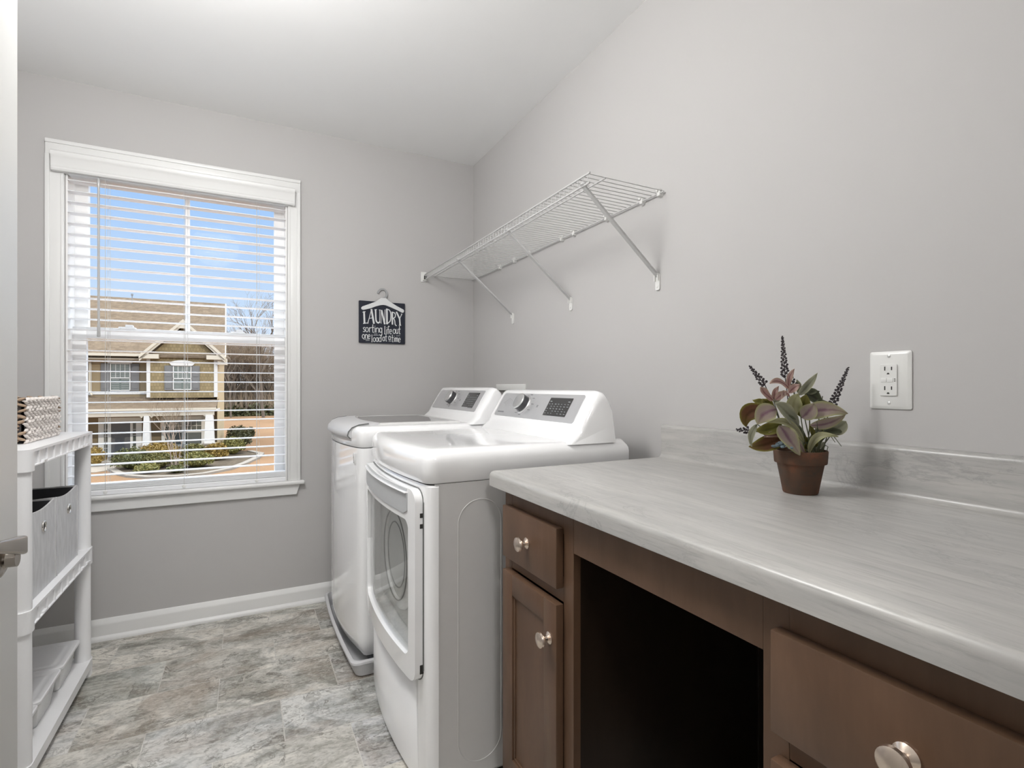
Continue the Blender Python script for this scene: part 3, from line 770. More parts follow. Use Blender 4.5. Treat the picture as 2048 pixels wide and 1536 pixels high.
# control housing
PB, PT = Vector((-0.293, 0, 0.999)), Vector((-0.236, 0, 1.093))
prof = [(-0.342, 0.940), (-0.334, 0.951), (-0.305, 0.976), (-0.296, 0.990), (-0.293, 0.999), (-0.236, 1.093), (-0.229, 1.101), (-0.218, 1.106), (-0.205, 1.105), (-0.190, 1.092), (-0.178, 1.062), (-0.170, 1.01), (-0.160, 0.940)]
m = MB(); console(m, DY, DHW, -0.160, prof, 0.940)
con = m.build('control_housing', M['appliance_white'], dry, smooth=40)
def panel_frame(yc, PB, PT):
    U = Vector((0, -1, 0)); W = (PT - PB).normalized(); Nn = U.cross(W).normalized()
    if Nn.x > 0: Nn = -Nn
    o = Vector((PB.x, yc, PB.z)); return o, U, W, Nn, (PT - PB).length
def controls(yc, PB, PT, parent, tint, dial_u, disp, textside):
    o, U, W, Nn, L = panel_frame(yc, PB, PT)
    m = MB(); m.slab(o, U, W, Nn, rrect(-0.292, 0.292, 0.0015, L - 0.003, 0.011), -0.004, 0.0016)
    pn = m.build('control_panel', tint, parent, bev=0.0006)
    d0 = o + U * dial_u + W * (L * 0.53)
    m = MB(); m.lathe(d0, Nn, [(0.040, 0.001), (0.040, 0.005), (0.037, 0.008), (0.034, 0.008)], 36); dl = m.build('dial', M['knob_silver'], pn)
    m = MB(); m.lathe(d0, Nn, [(0.0325, 0.006), (0.0325, 0.027), (0.031, 0.029)], 36); m.build('dial_grip', M['knob_dark'], dl)
    m = MB(); m.lathe(d0, Nn, [(0.0315, 0.0285), (0.0325, 0.031), (0.030, 0.034), (0.0, 0.035)], 36); m.build('dial_cap', M['knob_silver'], dl)
    u0, u1, w0, w1 = disp
    m = MB(); m.slab(o, U, W, Nn, rrect(u0, u1, w0, w1, 0.0015, 2), 0.001, 0.0026); ds = m.build('display', M['display_black'], pn)
    m = MB(); rr_ = random.Random(3)
    for r_ in range(5):
        w = w0 + 0.008 + (w1 - w0 - 0.034) * r_ / 4
        for c_ in range(7):
            u = u0 + 0.006 + (u1 - u0 - 0.022) * c_ / 6
            if rr_.random() < 0.22: continue
            ln = rr_.uniform(0.005, 0.010)
            m.slab(o, U, W, Nn, [(u, w), (u + ln, w), (u + ln, w + 0.0022), (u, w + 0.0022)], 0.0024, 0.0029)
    for u in (u0 + .008, u1 - .02): m.slab(o, U, W, Nn, [(u, w1 - .016), (u + .012, w1 - .016), (u + .012, w1 - .013), (u, w1 - .013)], 0.0024, 0.0029)
    absorb(ds, m.build('display_lettering', M['marking_pale'], ds, smooth=0))
    m = MB()
    for k in range(10):
        a = math.radians(-60 + 300 * k / 9) + PI * 0.17; c, s_ = math.cos(a), math.sin(a)
        u, w = dial_u + 0.060 * c, L * 0.53 + 0.045 * s_
        if not 0.006 < w < L - 0.008: continue
        m.slab(o, U, W, Nn, [(u - .009, w), (u + .009, w), (u + .009, w + .0024), (u - .009, w + .0024)], 0.0014, 0.0020)
    q = dial_u + 0.098
    for du in (0, 0.006): m.slab(o, U, W, Nn, [(q + du, 0.050), (q + du + .003, 0.050), (q + du + .003, 0.060), (q + du, 0.060)], 0.0014, 0.0020)
    u = textside
    for k in range(7): m.slab(o, U, W, Nn, [(u + k * .008, 0.017), (u + k * .008 + .006, 0.017), (u + k * .008 + .006, 0.022 + 0.002 * (k % 2)), (u + k * .008, 0.022)], 0.0014, 0.0020)
    absorb(pn, m.build('panel_lettering', M['marking_dark'], pn, smooth=0))
    return pn, o, U, W, Nn, L
pn, o, U, W, Nn, L = controls(DY, PB, PT, con, M['panel_silver'], -0.080, (0.090, 0.232, 0.021, 0.092), -0.272)
m = MB()
for k in range(7):            # faint etched fan pattern at the panel's left
    pts = [(-0.265 + 0.004 * k + 0.040 * math.cos(a) * (1 + .15 * k), 0.038 + 0.045 * math.sin(a) * (0.5 + .08 * k)) for a in [0.2 + 0.25 * j for j in range(6)]]
    for a, b in zip(pts, pts[1:]):
        if max(a[1], b[1]) > L - 0.006: continue
        m.slab(o, U, W, Nn, [a, b, (b[0], b[1] + .0016), (a[0], a[1] + .0016)], 0.0014, 0.0018)
m.build('etched_pattern', M['marking_faint'], pn, smooth=0)
# door
hy0, hy1 = DY - 0.265, DY + 0.265     # window opening of the door
hz0, hz1, rad = 0.372, 0.748, 0.028
oy0, oy1, oz0, oz1, orad = DY - 0.308, DY + 0.308, 0.314, 0.8375, 0.034
def edge(y, a, b, r):                  # how far a rounded corner eats in at y
    d = min(y - a, b - y)
    return 0.0 if d >= r else r - math.sqrt(max(0, r * r - (r - d) ** 2))
ycs = sorted({round(v, 5) for v in [oy0 + (oy1 - oy0) * k / 40 for k in range(41)] + [hy0, hy1] + [oy0 + orad * t for t in (.03, .1, .25, .5, .75)] + [oy1 - orad * t for t in (.03, .1, .25, .5, .75)]
              + [hy0 + rad * t for t in (.05, .2, .5, .8)] + [hy1 - rad * t for t in (.05, .2, .5, .8)]})
lo, hi = [], []
mid = 0.56
for y in ycs:
    zb_, zt_ = oz0 + edge(y, oy0, oy1, orad), oz1 - edge(y, oy0, oy1, orad)
    if y < hy0 or y > hy1: lo.append((y, zb_, mid)); hi.append((y, mid, zt_))
    else:
        e = edge(y, hy0, hy1, rad); a, b = (y, zb_, hz0 + e), (y, hz1 - e, zt_)
        if y == hy0: lo += [(y, zb_, mid), a]; hi += [(y, mid, zt_), b]
        elif y == hy1: lo += [a, (y, zb_, mid)]; hi += [b, (y, mid, zt_)]
        else: lo.append(a); hi.append(b)
m = MB(); m.strip(lo, df, -0.004, 0.024); m.strip(hi, df, -0.004, 0.024)
door = m.build('door', M['appliance_white'], dry, clean=True, bev=0.007, smooth=45, seg=3)
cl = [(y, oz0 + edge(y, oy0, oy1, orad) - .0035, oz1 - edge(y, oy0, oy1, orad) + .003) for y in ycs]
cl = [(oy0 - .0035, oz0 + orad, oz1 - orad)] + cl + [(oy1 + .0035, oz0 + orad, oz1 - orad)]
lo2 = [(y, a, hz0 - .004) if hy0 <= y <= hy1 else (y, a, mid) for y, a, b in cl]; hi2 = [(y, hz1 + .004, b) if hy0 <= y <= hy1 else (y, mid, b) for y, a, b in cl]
m = MB(); m.strip(lo2, df, -0.001, 0.0022); m.strip(hi2, df, -0.001, 0.0022); m.build('door_gap_shade', M['drum_dark'], dry)  # dark strip put in as the shaded groove around the door
# grey pull panel across the top of the door, with a scooped channel above it
gy0, gy1 = DY - 0.262, DY + 0.285
cl = [(gy0 + (gy1 - gy0) * k / 24, 0.764 + 0.9 * edge(gy0 + (gy1 - gy0) * k / 24, gy0, gy1, 0.012), 0.824) for k in range(25)]
MB().strip(cl, df, 0.02, 0.0275).build('pull_panel', M['appliance_grey'], door, bev=0.0015)
cl = [(y, 0.8235, 0.8275) for y, a, b in cl]
MB().strip(cl, df, 0.019, 0.034).build('pull_lip', M['appliance_white'], door, bev=0.0015)
cl = [(gy0 + 0.004 + (gy1 - gy0 - 0.008) * k / 24, 0.828, 0.8355) for k in range(25)]
MB().strip(cl, df, 0.0225, 0.0255).build('pull_channel', M['appliance_grey'], door)
cl = [(hy0 - 0.004 + (hy1 - hy0 + 0.008) * k / 24, hz0 - 0.004, hz1 + 0.004) for k in range(25)]
MB().strip(cl, df, 0.010, 0.013).build('door_glass', M['dryer_glass'], door)
MB().box(-0.7695, -0.7665, hy0, hy1, hz0, hz1).build('inner_panel', M['drum_grey'], door)
def ringx(x, zc_, prof): return MB().lathe((x, DY + 0.0, zc_), (-1, 0, 0), prof, 56)
ringx(-0.7695, 0.575, [(0.172, 0), (0.172, 0.006), (0.168, 0.010), (0.140, 0.016), (0.138, 0.012), (0.138, 0.0)]).build('porthole_rim', M['drum_light'], door)
m = MB(); m.torus((-0.7865, DY, 0.575), (-1, 0, 0), 0.1405, 0.0022, 56, 8); m.build('porthole_seal', M['drum_dark'], door)
ringx(-0.7695, 0.575, [(0.1385, 0.004), (0.136, 0.008), (0.105, 0.0115), (0.10, 0.0115), (0.06, 0.010), (0, 0.009)]).build('porthole_bowl', M['drum_grey'], door)
m = MB(); m.torus((-0.7815, DY, 0.575), (-1, 0, 0), 0.103, 0.0022, 56, 8); m.build('bowl_ring', M['drum_dark'], door)
for z in (0.769, 0.740, 0.352):
    h = 0.006 if z > .5 else .012; MB().box(df(oy0) - 0.010, df(oy0) + 0.001, oy0 - 0.0012, oy0 + 0.002, z - h, z + h).build('hinge_slot', M['slot_dark'], door)

# ---- washer
WY, WHW, WXC, WSG, WXB = -0.470, 0.343, -0.866, 0.046, -0.120
wsh = thing('washing_machine', 'white top loading washing machine with a glass lid in the corner under the wire shelf', 'washer', (-0.49, WY, 0.02))
wf = bow(WXC, WSG, WY)
wo = lambda ins, z: outline(WXC, WSG, WY, WHW, WXB, 0.035, ins, z)
m = MB(); m.loft([wo(0.05, 0.045), wo(0.03, 0.055), wo(0.012, 0.085), wo(0.003, 0.12), wo(0.0, 0.15), wo(0.0, 0.877)])
m.build('cabinet_body', M['appliance_white'], wsh, smooth=40)
for x in (-0.76, -0.18):
    for y in (WY - 0.27, WY + 0.27): MB().cyl((x, y, 0.010), (x, y, 0.05), 0.02, seg=12).build('foot', M['knob_dark'], wsh)
MB().loft([wo(0.003, 0.876), wo(0.003, 0.881)]).build('lid_gap', M['seam_dark'], wsh)
zt = 0.965; rr = 0.030
m = MB()
rings = [wo(0.002, 0.880), wo(0.0, 0.882), wo(0.0, zt - rr - .004)]
for k in range(1, 6):
    a = PI / 2 * k / 5; rings.append(wo(rr * (1 - math.cos(a)), zt - 0.004 - rr + rr * math.sin(a)))
rings.append(wo(0.06, zt - 0.004))
m.loft(rings); m.build('top_deck', M['appliance_white'], wsh, smooth=50)
# lid: curved grey-white front pull and a glass panel in a frame
ly0, ly1 = WY - 0.262, WY + 0.315
m = MB()
secs = [(0.022, -0.008), (0.034, 0.004), (0.030, 0.020), (0.016, 0.036), (-0.010, 0.046), (-0.050, 0.0505), (-0.095, 0.0525)]
rings = []
for k in range(21):
    y = ly0 - 0.003 + (ly1 - ly0 + 0.006) * k / 20
    rings.append([(wf(y) - t + 0.016, y, 0.922 - 0.004 + h) for t, h in secs] + [(wf(y) + 0.10, y, 0.955), (wf(y) + 0.02, y, 0.930)])
m.loft(rings); lp = m.build('lid_pull', M['pan_white'], wsh, smooth=70)
for yy in (ly0 - 0.0042, ly1 + 0.0042):
    MB().tube([(wf(yy) - t + 0.0165, yy, 0.918 + h) for t, h in secs[:6]], 0.0022, 6).build('pull_groove', M['drum_dark'], lp)
fr = [(ly0, ly1)]
x_b = -0.375
def lid_ring(ins, z, n=14):
    pts = [(x_b - ins, ly1 - ins, z)]
    for k in range(n + 1):
        y = ly1 - ins - (ly1 - ly0 - 2 * ins) * k / n; pts.append((wf(y) + 0.088 + ins * 1.15, y, z))
    pts.append((x_b - ins, ly0 + ins, z)); return pts
m = MB(); m.loft([lid_ring(0, 0.955), lid_ring(0, 0.966), lid_ring(0.004, 0.9685), lid_ring(0.028, 0.9685), lid_ring(0.032, 0.9665)], cap=True)
lid = m.build('lid_frame', M['lid_frame'], wsh, smooth=40)
MB().loft([lid_ring(0.031, 0.964), lid_ring(0.031, 0.9676)]).build('lid_glass', M['lid_glass'], lid)
# shadow gap beside the lid pull and recess under it
cl = [(ly0 + (ly1 - ly0) * k / 20, 0.900, 0.918) for k in range(21)]
MB().strip(cl, wf, -0.004, 0.0012).build('pull_recess', M['appliance_grey'], wsh)
PBw, PTw = Vector((-0.319, 0, 1.005)), Vector((-0.259, 0, 1.102))
prof = [(-0.366, 0.955), (-0.357, 0.962), (-0.330, 0.984), (-0.321, 0.997), (-0.319, 1.005), (-0.259, 1.102), (-0.252, 1.110), (-0.241, 1.115), (-0.228, 1.114), (-0.212, 1.101), (-0.200, 1.070), (-0.192, 1.02), (-0.182, 0.955)]
m = MB(); console(m, WY, WHW, -0.182, prof, 0.955)
con = m.build('control_housing', M['appliance_white'], wsh, smooth=40)
controls(WY, PBw, PTw, con, M['panel_silver'], -0.050, (0.115, 0.245, 0.021, 0.098), 0.190)
m = MB(); fx = wf(-0.756) - 0.0008
m.box(fx - 0.0006, fx + 0.004, -0.775, -0.738, 0.815, 0.855, 0.0005); lg = m.build('front_emblem', M['lid_frame'], wsh)
m = MB(); m.torus((fx - 0.001, -0.748, 0.842), (-1, 0, 0), 0.006, 0.0009, 20, 6); m.box(fx - 0.0016, fx, -0.770, -0.768, 0.822, 0.85); m.box(fx - 0.0016, fx, -0.770, -0.760, 0.822, 0.824); m.build('emblem_mark', M['appliance_grey'], lg)

# ---- drain pan
m = MB()
def pan_ring(ins, z, n=12):
    x0, x1, y0, y1 = -0.872 + ins, -0.095 - ins, -0.852 + ins, -0.082 - ins
    pts = []; r = 0.03
    f = lambda y: x0 + 0.014 * ((y - (y0 + y1) / 2) / ((y1 - y0) / 2)) ** 2
    for k in range(n + 1):
        y = y1 - r - (y1 - y0 - 2 * r) * k / n; pts.append((f(y), y, z))
    for k in range(1, 6): a = PI / 2 * k / 5; pts.append((f(y0 + r) + r - r * math.cos(a), y0 + r - r * math.sin(a), z))
    pts += [(x1, y0, z), (x1, y1, z)]
    for k in range(5): a = PI / 2 * k / 5; pts.append((f(y1 - r) + r - r * math.sin(a), y1 - r + r * math.cos(a), z))
    return pts
m.loft([pan_ring(0.03, 0.001), pan_ring(0.022, 0.004), pan_ring(0.014, 0.050), pan_ring(0.0, 0.058), pan_ring(0.0, 0.066), pan_ring(0.004, 0.070), pan_ring(0.012, 0.070), pan_ring(0.018, 0.060), pan_ring(0.026, 0.012), pan_ring(0.034, 0.009)])
m.build('drain_pan', M['pan_white'], label='white plastic drain pan on the floor under the washing machine', cat='drain pan', smooth=45)

# ================================================================ CABINETS AND COUNTER
XF = -0.597
def knob(parent, x, y, z):
    m = MB(); m.lathe((x, y, z), (-1, 0, 0), [(0.013, 0), (0.0135, 0.002), (0.011, 0.004), (0.0065, 0.007), (0.0055, 0.012), (0.008, 0.016), (0.0155, 0.020), (0.0175, 0.023), (0.0165, 0.027), (0.011, 0.030), (0, 0.031)], 28)
    return m.build('knob', M['knob_champagne'], parent)
def drawer(parent, y0, y1, z0, z1):
    m = MB(); m.box(XF - 0.020, XF - 0.0005, y0, y1, z0, z1, 0.0025)
    d = m.build('drawer', M['espresso_wood'], parent); knob(d, XF - 0.020, (y0 + y1) / 2, (z0 + z1) / 2); return d
def carcass(parent, y0, y1, doors_z):
    m = MB(); m.box(XF + 0.019, -0.012, y0, y0 + 0.016, 0.0, 0.853); m.box(XF + 0.019, -0.012, y1 - 0.016, y1, 0.0, 0.853)
    m.box(XF + 0.019, -0.012, y0 + .016, y1 - .016, 0.10, 0.116); m.box(XF + .07, XF + .086, y0 + .016, y1 - .016, 0, 0.10)
    m.box(-0.02, -0.012, y0 + .016, y1 - .016, 0.116, 0.853)
    m.build('carcass', M['espresso_shaded'], parent)
    m = MB()
    m.box(XF, XF + 0.019, y0, y0 + 0.038, 0.10, 0.853); m.box(XF, XF + 0.019, y1 - 0.038, y1, 0.10, 0.853)
    for z0, z1 in doors_z: m.box(XF + 0.0003, XF + 0.019, y0 + 0.038, y1 - 0.038, z0, z1)
    m.build('face_frame', M['espresso_wood'], parent, bev=0.0008)
ca = thing('base_cabinet', 'dark brown base cabinet with one drawer over a panelled door beside the dryer', 'cabinet', (-0.3, -1.786, 0))
carcass(ca, -1.9475, -1.6245, ((0.10, 0.135), (0.645, 0.690), (0.795, 0.853)))
drawer(ca, -1.9100, -1.6465, 0.6765, 0.8090)
m = MB(); y0, y1, z0, z1 = -1.9100, -1.6465, 0.118, 0.642; st = 0.054
m.box(XF - 0.020, XF - 0.0005, y0, y0 + st, z0, z1, 0.002); m.box(XF - 0.020, XF - 0.0005, y1 - st, y1, z0, z1, 0.002)
m.box(XF - 0.0198, XF - 0.0005, y0 + st - .001, y1 - st + .001, z0, z0 + st, 0.002); m.box(XF - 0.0198, XF - 0.0005, y0 + st - .001, y1 - st + .001, z1 - st, z1, 0.002)
dr = m.build('door', M['espresso_wood'], ca)
MB().box(XF - 0.0115, XF - 0.002, y0 + st - .004, y1 - st + .004, z0 + st - .004, z1 - st + .004).build('door_panel', M['espresso_wood'], dr)
m = MB()
for a, b in ((y0 + st, y0 + st + .006), (y1 - st - .006, y1 - st)): m.box(XF - 0.0155, XF - 0.010, a, b, z0 + st, z1 - st)
for a, b in ((z0 + st, z0 + st + .006), (z1 - st - .006, z1 - st)): m.box(XF - 0.0155, XF - 0.010, y0 + st, y1 - st, a, b)
m.build('panel_bead', M['espresso_wood'], dr, bev=0.002)
knob(dr, XF - 0.020, -1.882, 0.560)
cb = thing('base_cabinet', 'dark brown base cabinet with stacked drawers on the near side of the knee space', 'cabinet', (-0.3, -2.58, 0))
carcass(cb, -2.760, -2.402, ((0.10, 0.135), (0.640, 0.690), (0.455, 0.49), (0.79, 0.853)))
drawer(cb, -2.738, -2.4265, 0.6745, 0.8065); drawer(cb, -2.738, -2.4265, 0.470, 0.6400); drawer(cb, -2.738, -2.4265, 0.118, 0.4600)
ks = thing('knee_space_bridge', 'dark brown rail and back panel closing the open knee space under the counter', 'counter rail', (-0.3, -2.175, 0))
MB().box(XF + 0.0004, XF + 0.019, -2.4018, -1.9477, 0.763, 0.853).build('rail', M['espresso_wood'], ks, bev=0.0008)
MB().box(-0.010, -0.002, -2.4018, -1.9477, 0.001, 0.853).build('back_panel', M['espresso_shaded'], ks)
ct = thing('countertop', 'grey streaked laminate countertop with a rounded edge and low backsplash', 'countertop', (-0.3, -2.19, 0.8545))
top = [(-0.003, 0.8535), (-0.003, 0.892), (-0.622, 0.892), (-0.629, 0.890), (-0.6335, 0.8855), (-0.635, 0.879), (-0.635, 0.8535)]
MB().slab((0, -2.80, 0), (1, 0, 0), (0, 0, 1), (0, 1, 0), top, 0.002, 1.196).build('worktop', M['grey_laminate'], ct, smooth=40)
bs = [(-0.0005, 0.8895), (-0.0005, 0.9960), (-0.013, 0.9960), (-0.018, 0.9945), (-0.0215, 0.9905), (-0.0228, 0.985), (-0.0228, 0.904), (-0.025, 0.8975), (-0.030, 0.8935), (-0.036, 0.8918)]
MB().slab((0, -2.80, 0), (1, 0, 0), (0, 0, 1), (0, 1, 0), bs, 0.002, 1.1995).build('backsplash', M['grey_laminate'], ct, smooth=40)

# ================================================================ POTTED PLANT
PC = Vector((-0.163, -2.166, 0.8923))
pl = thing('potted_plant', 'small potted arrangement of mauve and olive leaves with dark flower spikes on the grey counter', 'plant', PC)
m = MB()
m.lathe(PC, (0, 0, 1), [(0.0, 0.0), (0.0325, 0.0), (0.0340, 0.0025), (0.0445, 0.060), (0.0452, 0.0635), (0.0498, 0.064), (0.0505, 0.066), (0.0522, 0.089), (0.0512, 0.0915), (0.0485, 0.0915), (0.0475, 0.087), (0.045, 0.078), (0.0, 0.078)], 40, cap=False)
m.build('terracotta_pot', M['aged_terracotta'], pl, smooth=35)
m = MB(); m.lathe(PC + V(0, 0, 0.077), (0, 0, 1), [(0.0465, 0), (0.0465, 0.003), (0.03, 0.008), (0, 0.010)], 24); m.build('soil', M['soil'], pl)
dep = (PC - CAM).dot(FW)
def pc(x, y, d=0.0):      # a point of the plant, d metres in front of or behind the pot's axis
    px, py = 1440 + x / 4.3875, 660 + y / 4.3875; D = dep + d
    return CAM + FW * D + RT * ((px - 1024) / F_PX * D) + UP * ((Y0 - py) / F_PX * D)
PXM = dep / F_PX / 4.3875
def leaf(base, tip, w, mat, d0=0.0, d1=0.0, ctrl=None, roll=0.0, fold=0.18, parent=pl, shape=0.8):
    P0, P2 = pc(*base, d0), pc(*tip, d1)
    P1 = pc(*ctrl, (d0 + d1) / 2 - 0.006) if ctrl else (P0 + P2) / 2 + UP * ((P2 - P0).length * 0.10) - FW * 0.004
    bm = bmesh.new(); uvl = bm.loops.layers.uv.new('leaf')
    nl, nw = 12, 6; wd = w * PXM * 0.60; rows = []
    for i in range(nl + 1):
        t = i / nl
        p = P0 * (1 - t) ** 2 + P1 * 2 * t * (1 - t) + P2 * t * t
        tg = ((P1 - P0) * (1 - t) + (P2 - P1) * t).normalized()
        nrm = (-FW * 0.9 + UP * 0.45); nrm = (nrm - tg * nrm.dot(tg)).normalized()
        nrm = Matrix.Rotation(roll, 3, tg) @ nrm
        side = tg.cross(nrm).normalized()
        ww = wd * (math.sin(PI * min(1, t ** shape)) ** 0.75 if 0 < t < 1 else 0.02)
        row = []
        for k in range(nw + 1):
            s_ = 2 * k / nw - 1
            row.append(bm.verts.new(p + side * (ww * s_) + nrm * (ww * fold * (abs(s_) - 0.45)) + nrm * (0.0012 * math.sin(9 * t + 2.2 * s_))))
        rows.append(row)
    for i in range(nl):
        for k in range(nw):
            f = bm.faces.new([rows[i][k], rows[i][k + 1], rows[i + 1][k + 1], rows[i + 1][k]])
            for lp, (a, b) in zip(f.loops, ((i, k), (i, k + 1), (i + 1, k + 1), (i + 1, k))): lp[uvl].uv = (a / nl, b / nw)
    geo = bmesh.ops.solidify(bm, geom=bm.faces[:], thickness=0.0005)
    mb = MB(); mb.bm.free(); mb.bm = bm
    return mb.build('leaf', M[mat], parent, smooth=60)
for a in [((735, 770), (1122, 735), 128, 'leaf_mauve', -.02, -.03, (900, 640)),
          ((785, 835), (1105, 740), 80, 'leaf_mauve', -.005, -.02, (950, 850)),
          ((935, 880), (1108, 800), 120, 'leaf_grey', .01, .0, (1060, 860)),
          ((782, 1085), (1040, 938), 56, 'leaf_pale', -.03, -.05, (810, 860)),
          ((520, 835), (702, 1100), 138, 'leaf_mauve', -.03, -.055, (600, 930)),
          ((735, 985), (400, 815), 60, 'leaf_pale', -.02, -.04, (640, 740)),
          ((690, 850), (480, 640), 125, 'leaf_grey', -.015, -.035, (600, 700)),
          ((690, 930), (560, 740), 90, 'leaf_deep', -.012, -.028, (640, 800)),
          ((660, 765), (690, 558), 118, 'leaf_pale', -.012, -.02, (620, 650)),
          ((700, 760), (760, 565), 100, 'leaf_moss', .0, -.01, (730, 650)),
          ((715, 770), (826, 640), 118, 'leaf_mauve', -.02, -.03, (790, 720)),
          ((685, 575), (858, 374), 58, 'leaf_grey', .0, .01, (770, 500)),
          ((600, 520), (657, 338), 44, 'leaf_pink', .0, .005, (590, 410)),
          ((610, 520), (432, 474), 50, 'leaf_pink', -.01, -.02, (510, 400)),
          ((600, 555), (705, 482), 56, 'leaf_pink', -.01, -.02, (655, 490)),
          ((610, 580), (545, 600), 48, 'leaf_pink', -.015, -.03, (560, 520)),
          ((465, 620), (352, 496), 66, 'leaf_pink', -.01, -.02, (390, 550)),
          ((470, 610), (518, 492), 40, 'leaf_pink', .0, .0, (470, 540)),
          ((485, 615), (588, 536), 52, 'leaf_pink', -.015, -.025, (540, 560)),
          ((480, 640), (540, 540), 60, 'leaf_grey', .01, .02, (500, 580)),
          ((420, 625), (282, 612), 50, 'leaf_moss', .0, .01, (350, 640)),
          ((470, 700), (375, 600), 90, 'leaf_moss', -.005, .0, (410, 640)),
          ((400, 690), (228, 850), 130, 'leaf_coleus', .0, -.01, (190, 690)),
          ((500, 700), (330, 830), 140, 'leaf_mauve', -.03, -.045, (370, 700)),
          ((540, 830), (310, 880), 92, 'leaf_moss', -.015, -.03, (420, 890)),
          ((560, 930), (250, 1025), 120, 'leaf_coleus', -.01, -.02, (420, 1020)),
          ((330, 825), (280, 1025), 46, 'leaf_grey', -.04, -.05, (240, 920)),
          ((560, 935), (384, 942), 50, 'leaf_pink', -.02, -.03, (470, 890)),
          ((735, 560), (900, 670), 120, 'leaf_deep', .03, .04, (850, 560)),
          ((760, 560), (876, 540), 40, 'leaf_deep', .03, .035, (810, 530)),
          ((830, 660), (960, 640), 60, 'leaf_deep', .02, .02, (890, 630)),
          ((900, 900), (1100, 895), 46, 'leaf_deep', .0, .0, (1000, 870)),
          ((690, 560), (672, 430), 42, 'leaf_grey', .02, .02, (700, 490)),
          ((740, 1080), (600, 930), 60, 'leaf_mauve', -.01, -.03, (690, 960)),
          ((800, 1070), (940, 930), 40, 'leaf_deep', .01, .01, (850, 960))]:
    leaf(a[0], a[1], a[2], a[3], a[4], a[5], a[6])
for k in range(16):
    rs = random.Random(100 + k); x1 = rs.uniform(560, 940); y1 = rs.uniform(760, 1010)
    leaf((rs.uniform(690, 860), 1080), (x1, y1), rs.uniform(26, 46), rs.choice(('leaf_deep', 'leaf_deep', 'leaf_grey', 'leaf_moss')), rs.uniform(-.01, .02), rs.uniform(-.01, .03), None, rs.uniform(-.5, .5))
m = MB()
rs = random.Random(5)
for x0, x1, y1, d in [(700, 640, 470, .0), (720, 600, 560, .01), (735, 700, 700, -.01), (760, 780, 600, .01), (800, 900, 580, .01), (830, 970, 660, .0), (660, 470, 620, .0), (690, 330, 830, 0), (780, 740, 760, -.01), (850, 900, 860, -.01), (870, 950, 880, .0), (880, 990, 900, .01), (650, 520, 860, 0), (820, 860, 860, -.02)]:
    m.tube([pc(x0, 1090, d * .5), pc((x0 + x1) / 2 + rs.uniform(-20, 20), (1090 + y1) / 2, d), pc(x1, y1, d)], 0.0016, 5, r2=0.001)
for x0, cx, cy, x1, y1 in [(850, 900, 900, 1065, 1020), (860, 905, 935, 1010, 985), (900, 925, 1010, 930, 1085), (840, 820, 960, 850, 800)]:
    m.tube([pc(x0, 1090, -.01), pc((x0 + cx) / 2, (1090 + cy) / 2 - 20, -.015), pc(cx, cy, -.02), pc((cx + x1) / 2 + 20, (cy + y1) / 2 - 22, -.02), pc(x1, y1, -.02)], 0.0015, 5, r2=0.0007)
m.build('stems', M['stem_green'], pl)
for p0, p1, lo_ in [((572, 420), (547, 62), (640, 1000)), ((398, 490), (262, 318), (560, 900)), ((980, 665), (1124, 332), (800, 1000)), ((262, 882), (150, 876), (430, 940)), ((648, 500), (622, 400), (680, 900))]:
    m = MB(); a, b = pc(*p0, .01), pc(*p1, .015)
    m.tube([pc(*lo_, .0), (pc(*lo_, .0) + a) / 2 + UP * .004, a, b], 0.0014, 5, r2=0.0007)
    n_ = max(14, int((b - a).length / 0.0017)); d = (b - a).normalized(); A = d.orthogonal().normalized(); B = d.cross(A)
    for k in range(n_):
        t = k / n_; ang = k * 2.4
        off = (A * math.cos(ang) + B * math.sin(ang)) * (0.0062 * (1 - t) + 0.0012)
        q = a + (b - a) * t; m.tube([q, q + off + d * 0.002], 0.0008, 4)
        m.ball(q + off + d * 0.003, 0.0030 * (1 - .45 * t), seg=6, rings=4)
    m.build('flower_spike', M['spike_brown'], pl)
m = MB()
for k in range(16):
    a = k * 2.4; r_ = 0.004 + 0.0009 * k; c = pc(556, 1030, -.035)
    m.ball(c + Vector((math.cos(a) * r_, math.sin(a) * r_, 0.010 - 0.0006 * k)), 0.0065, 0.0045, 0.0032, 8, 5, rot=Matrix.Rotation(a, 3, 'Z'))
m.build('succulent', M['succulent_blue'], pl)

# ================================================================ DOOR AT THE LEFT
DX = -1.525
d1 = thing('door_1', 'white open door at the left edge of the photo with a nickel lever', 'door', (DX - 0.0175, -2.283, 0), kind='structure')
m = MB(); m.box(DX - 0.035, DX, -2.740, -1.826, 0.012, 2.035, 0.002)
m.build('door_slab', M['door_white'], d1)
hz_ = 0.892; hy_ = -1.908
m = MB(); m.lathe((DX, hy_, hz_ - 0.013), (1, 0, 0), [(0.0250, 0), (0.0250, 0.003), (0.0235, 0.007), (0.018, 0.010), (0.013, 0.011), (0.011, 0.013), (0.011, 0.024)], 32)
dh = m.build('door_handle', M['lever_nickel'], d1)
m = MB()
rings = []
for k in range(13):
    t = k / 12; y = hy_ + 0.013 - t * 0.135; hh = 0.0140 - 0.0070 * min(1, t * 1.3); tt = 0.0060 - 0.0012 * t; x = DX + 0.026 + 0.003 * math.sin(PI * t); zz = hz_ + 0.002 + 0.031 * t
    if k == 0: hh *= .93; tt *= .85
    rings.append([(x + a, y, zz + b) for a, b in rrect(-tt, tt, -hh, hh, 0.0035, 3)])
m.loft(rings); m.build('lever', M['lever_nickel'], dh, smooth=50, bev=0.0012)
for z in (0.25, 1.05, 1.85):
    MB().cyl((DX + 0.004, -2.744, z - 0.045), (DX + 0.004, -2.744, z + 0.045), 0.006, seg=10).build('hinge', M['nickel'], d1)

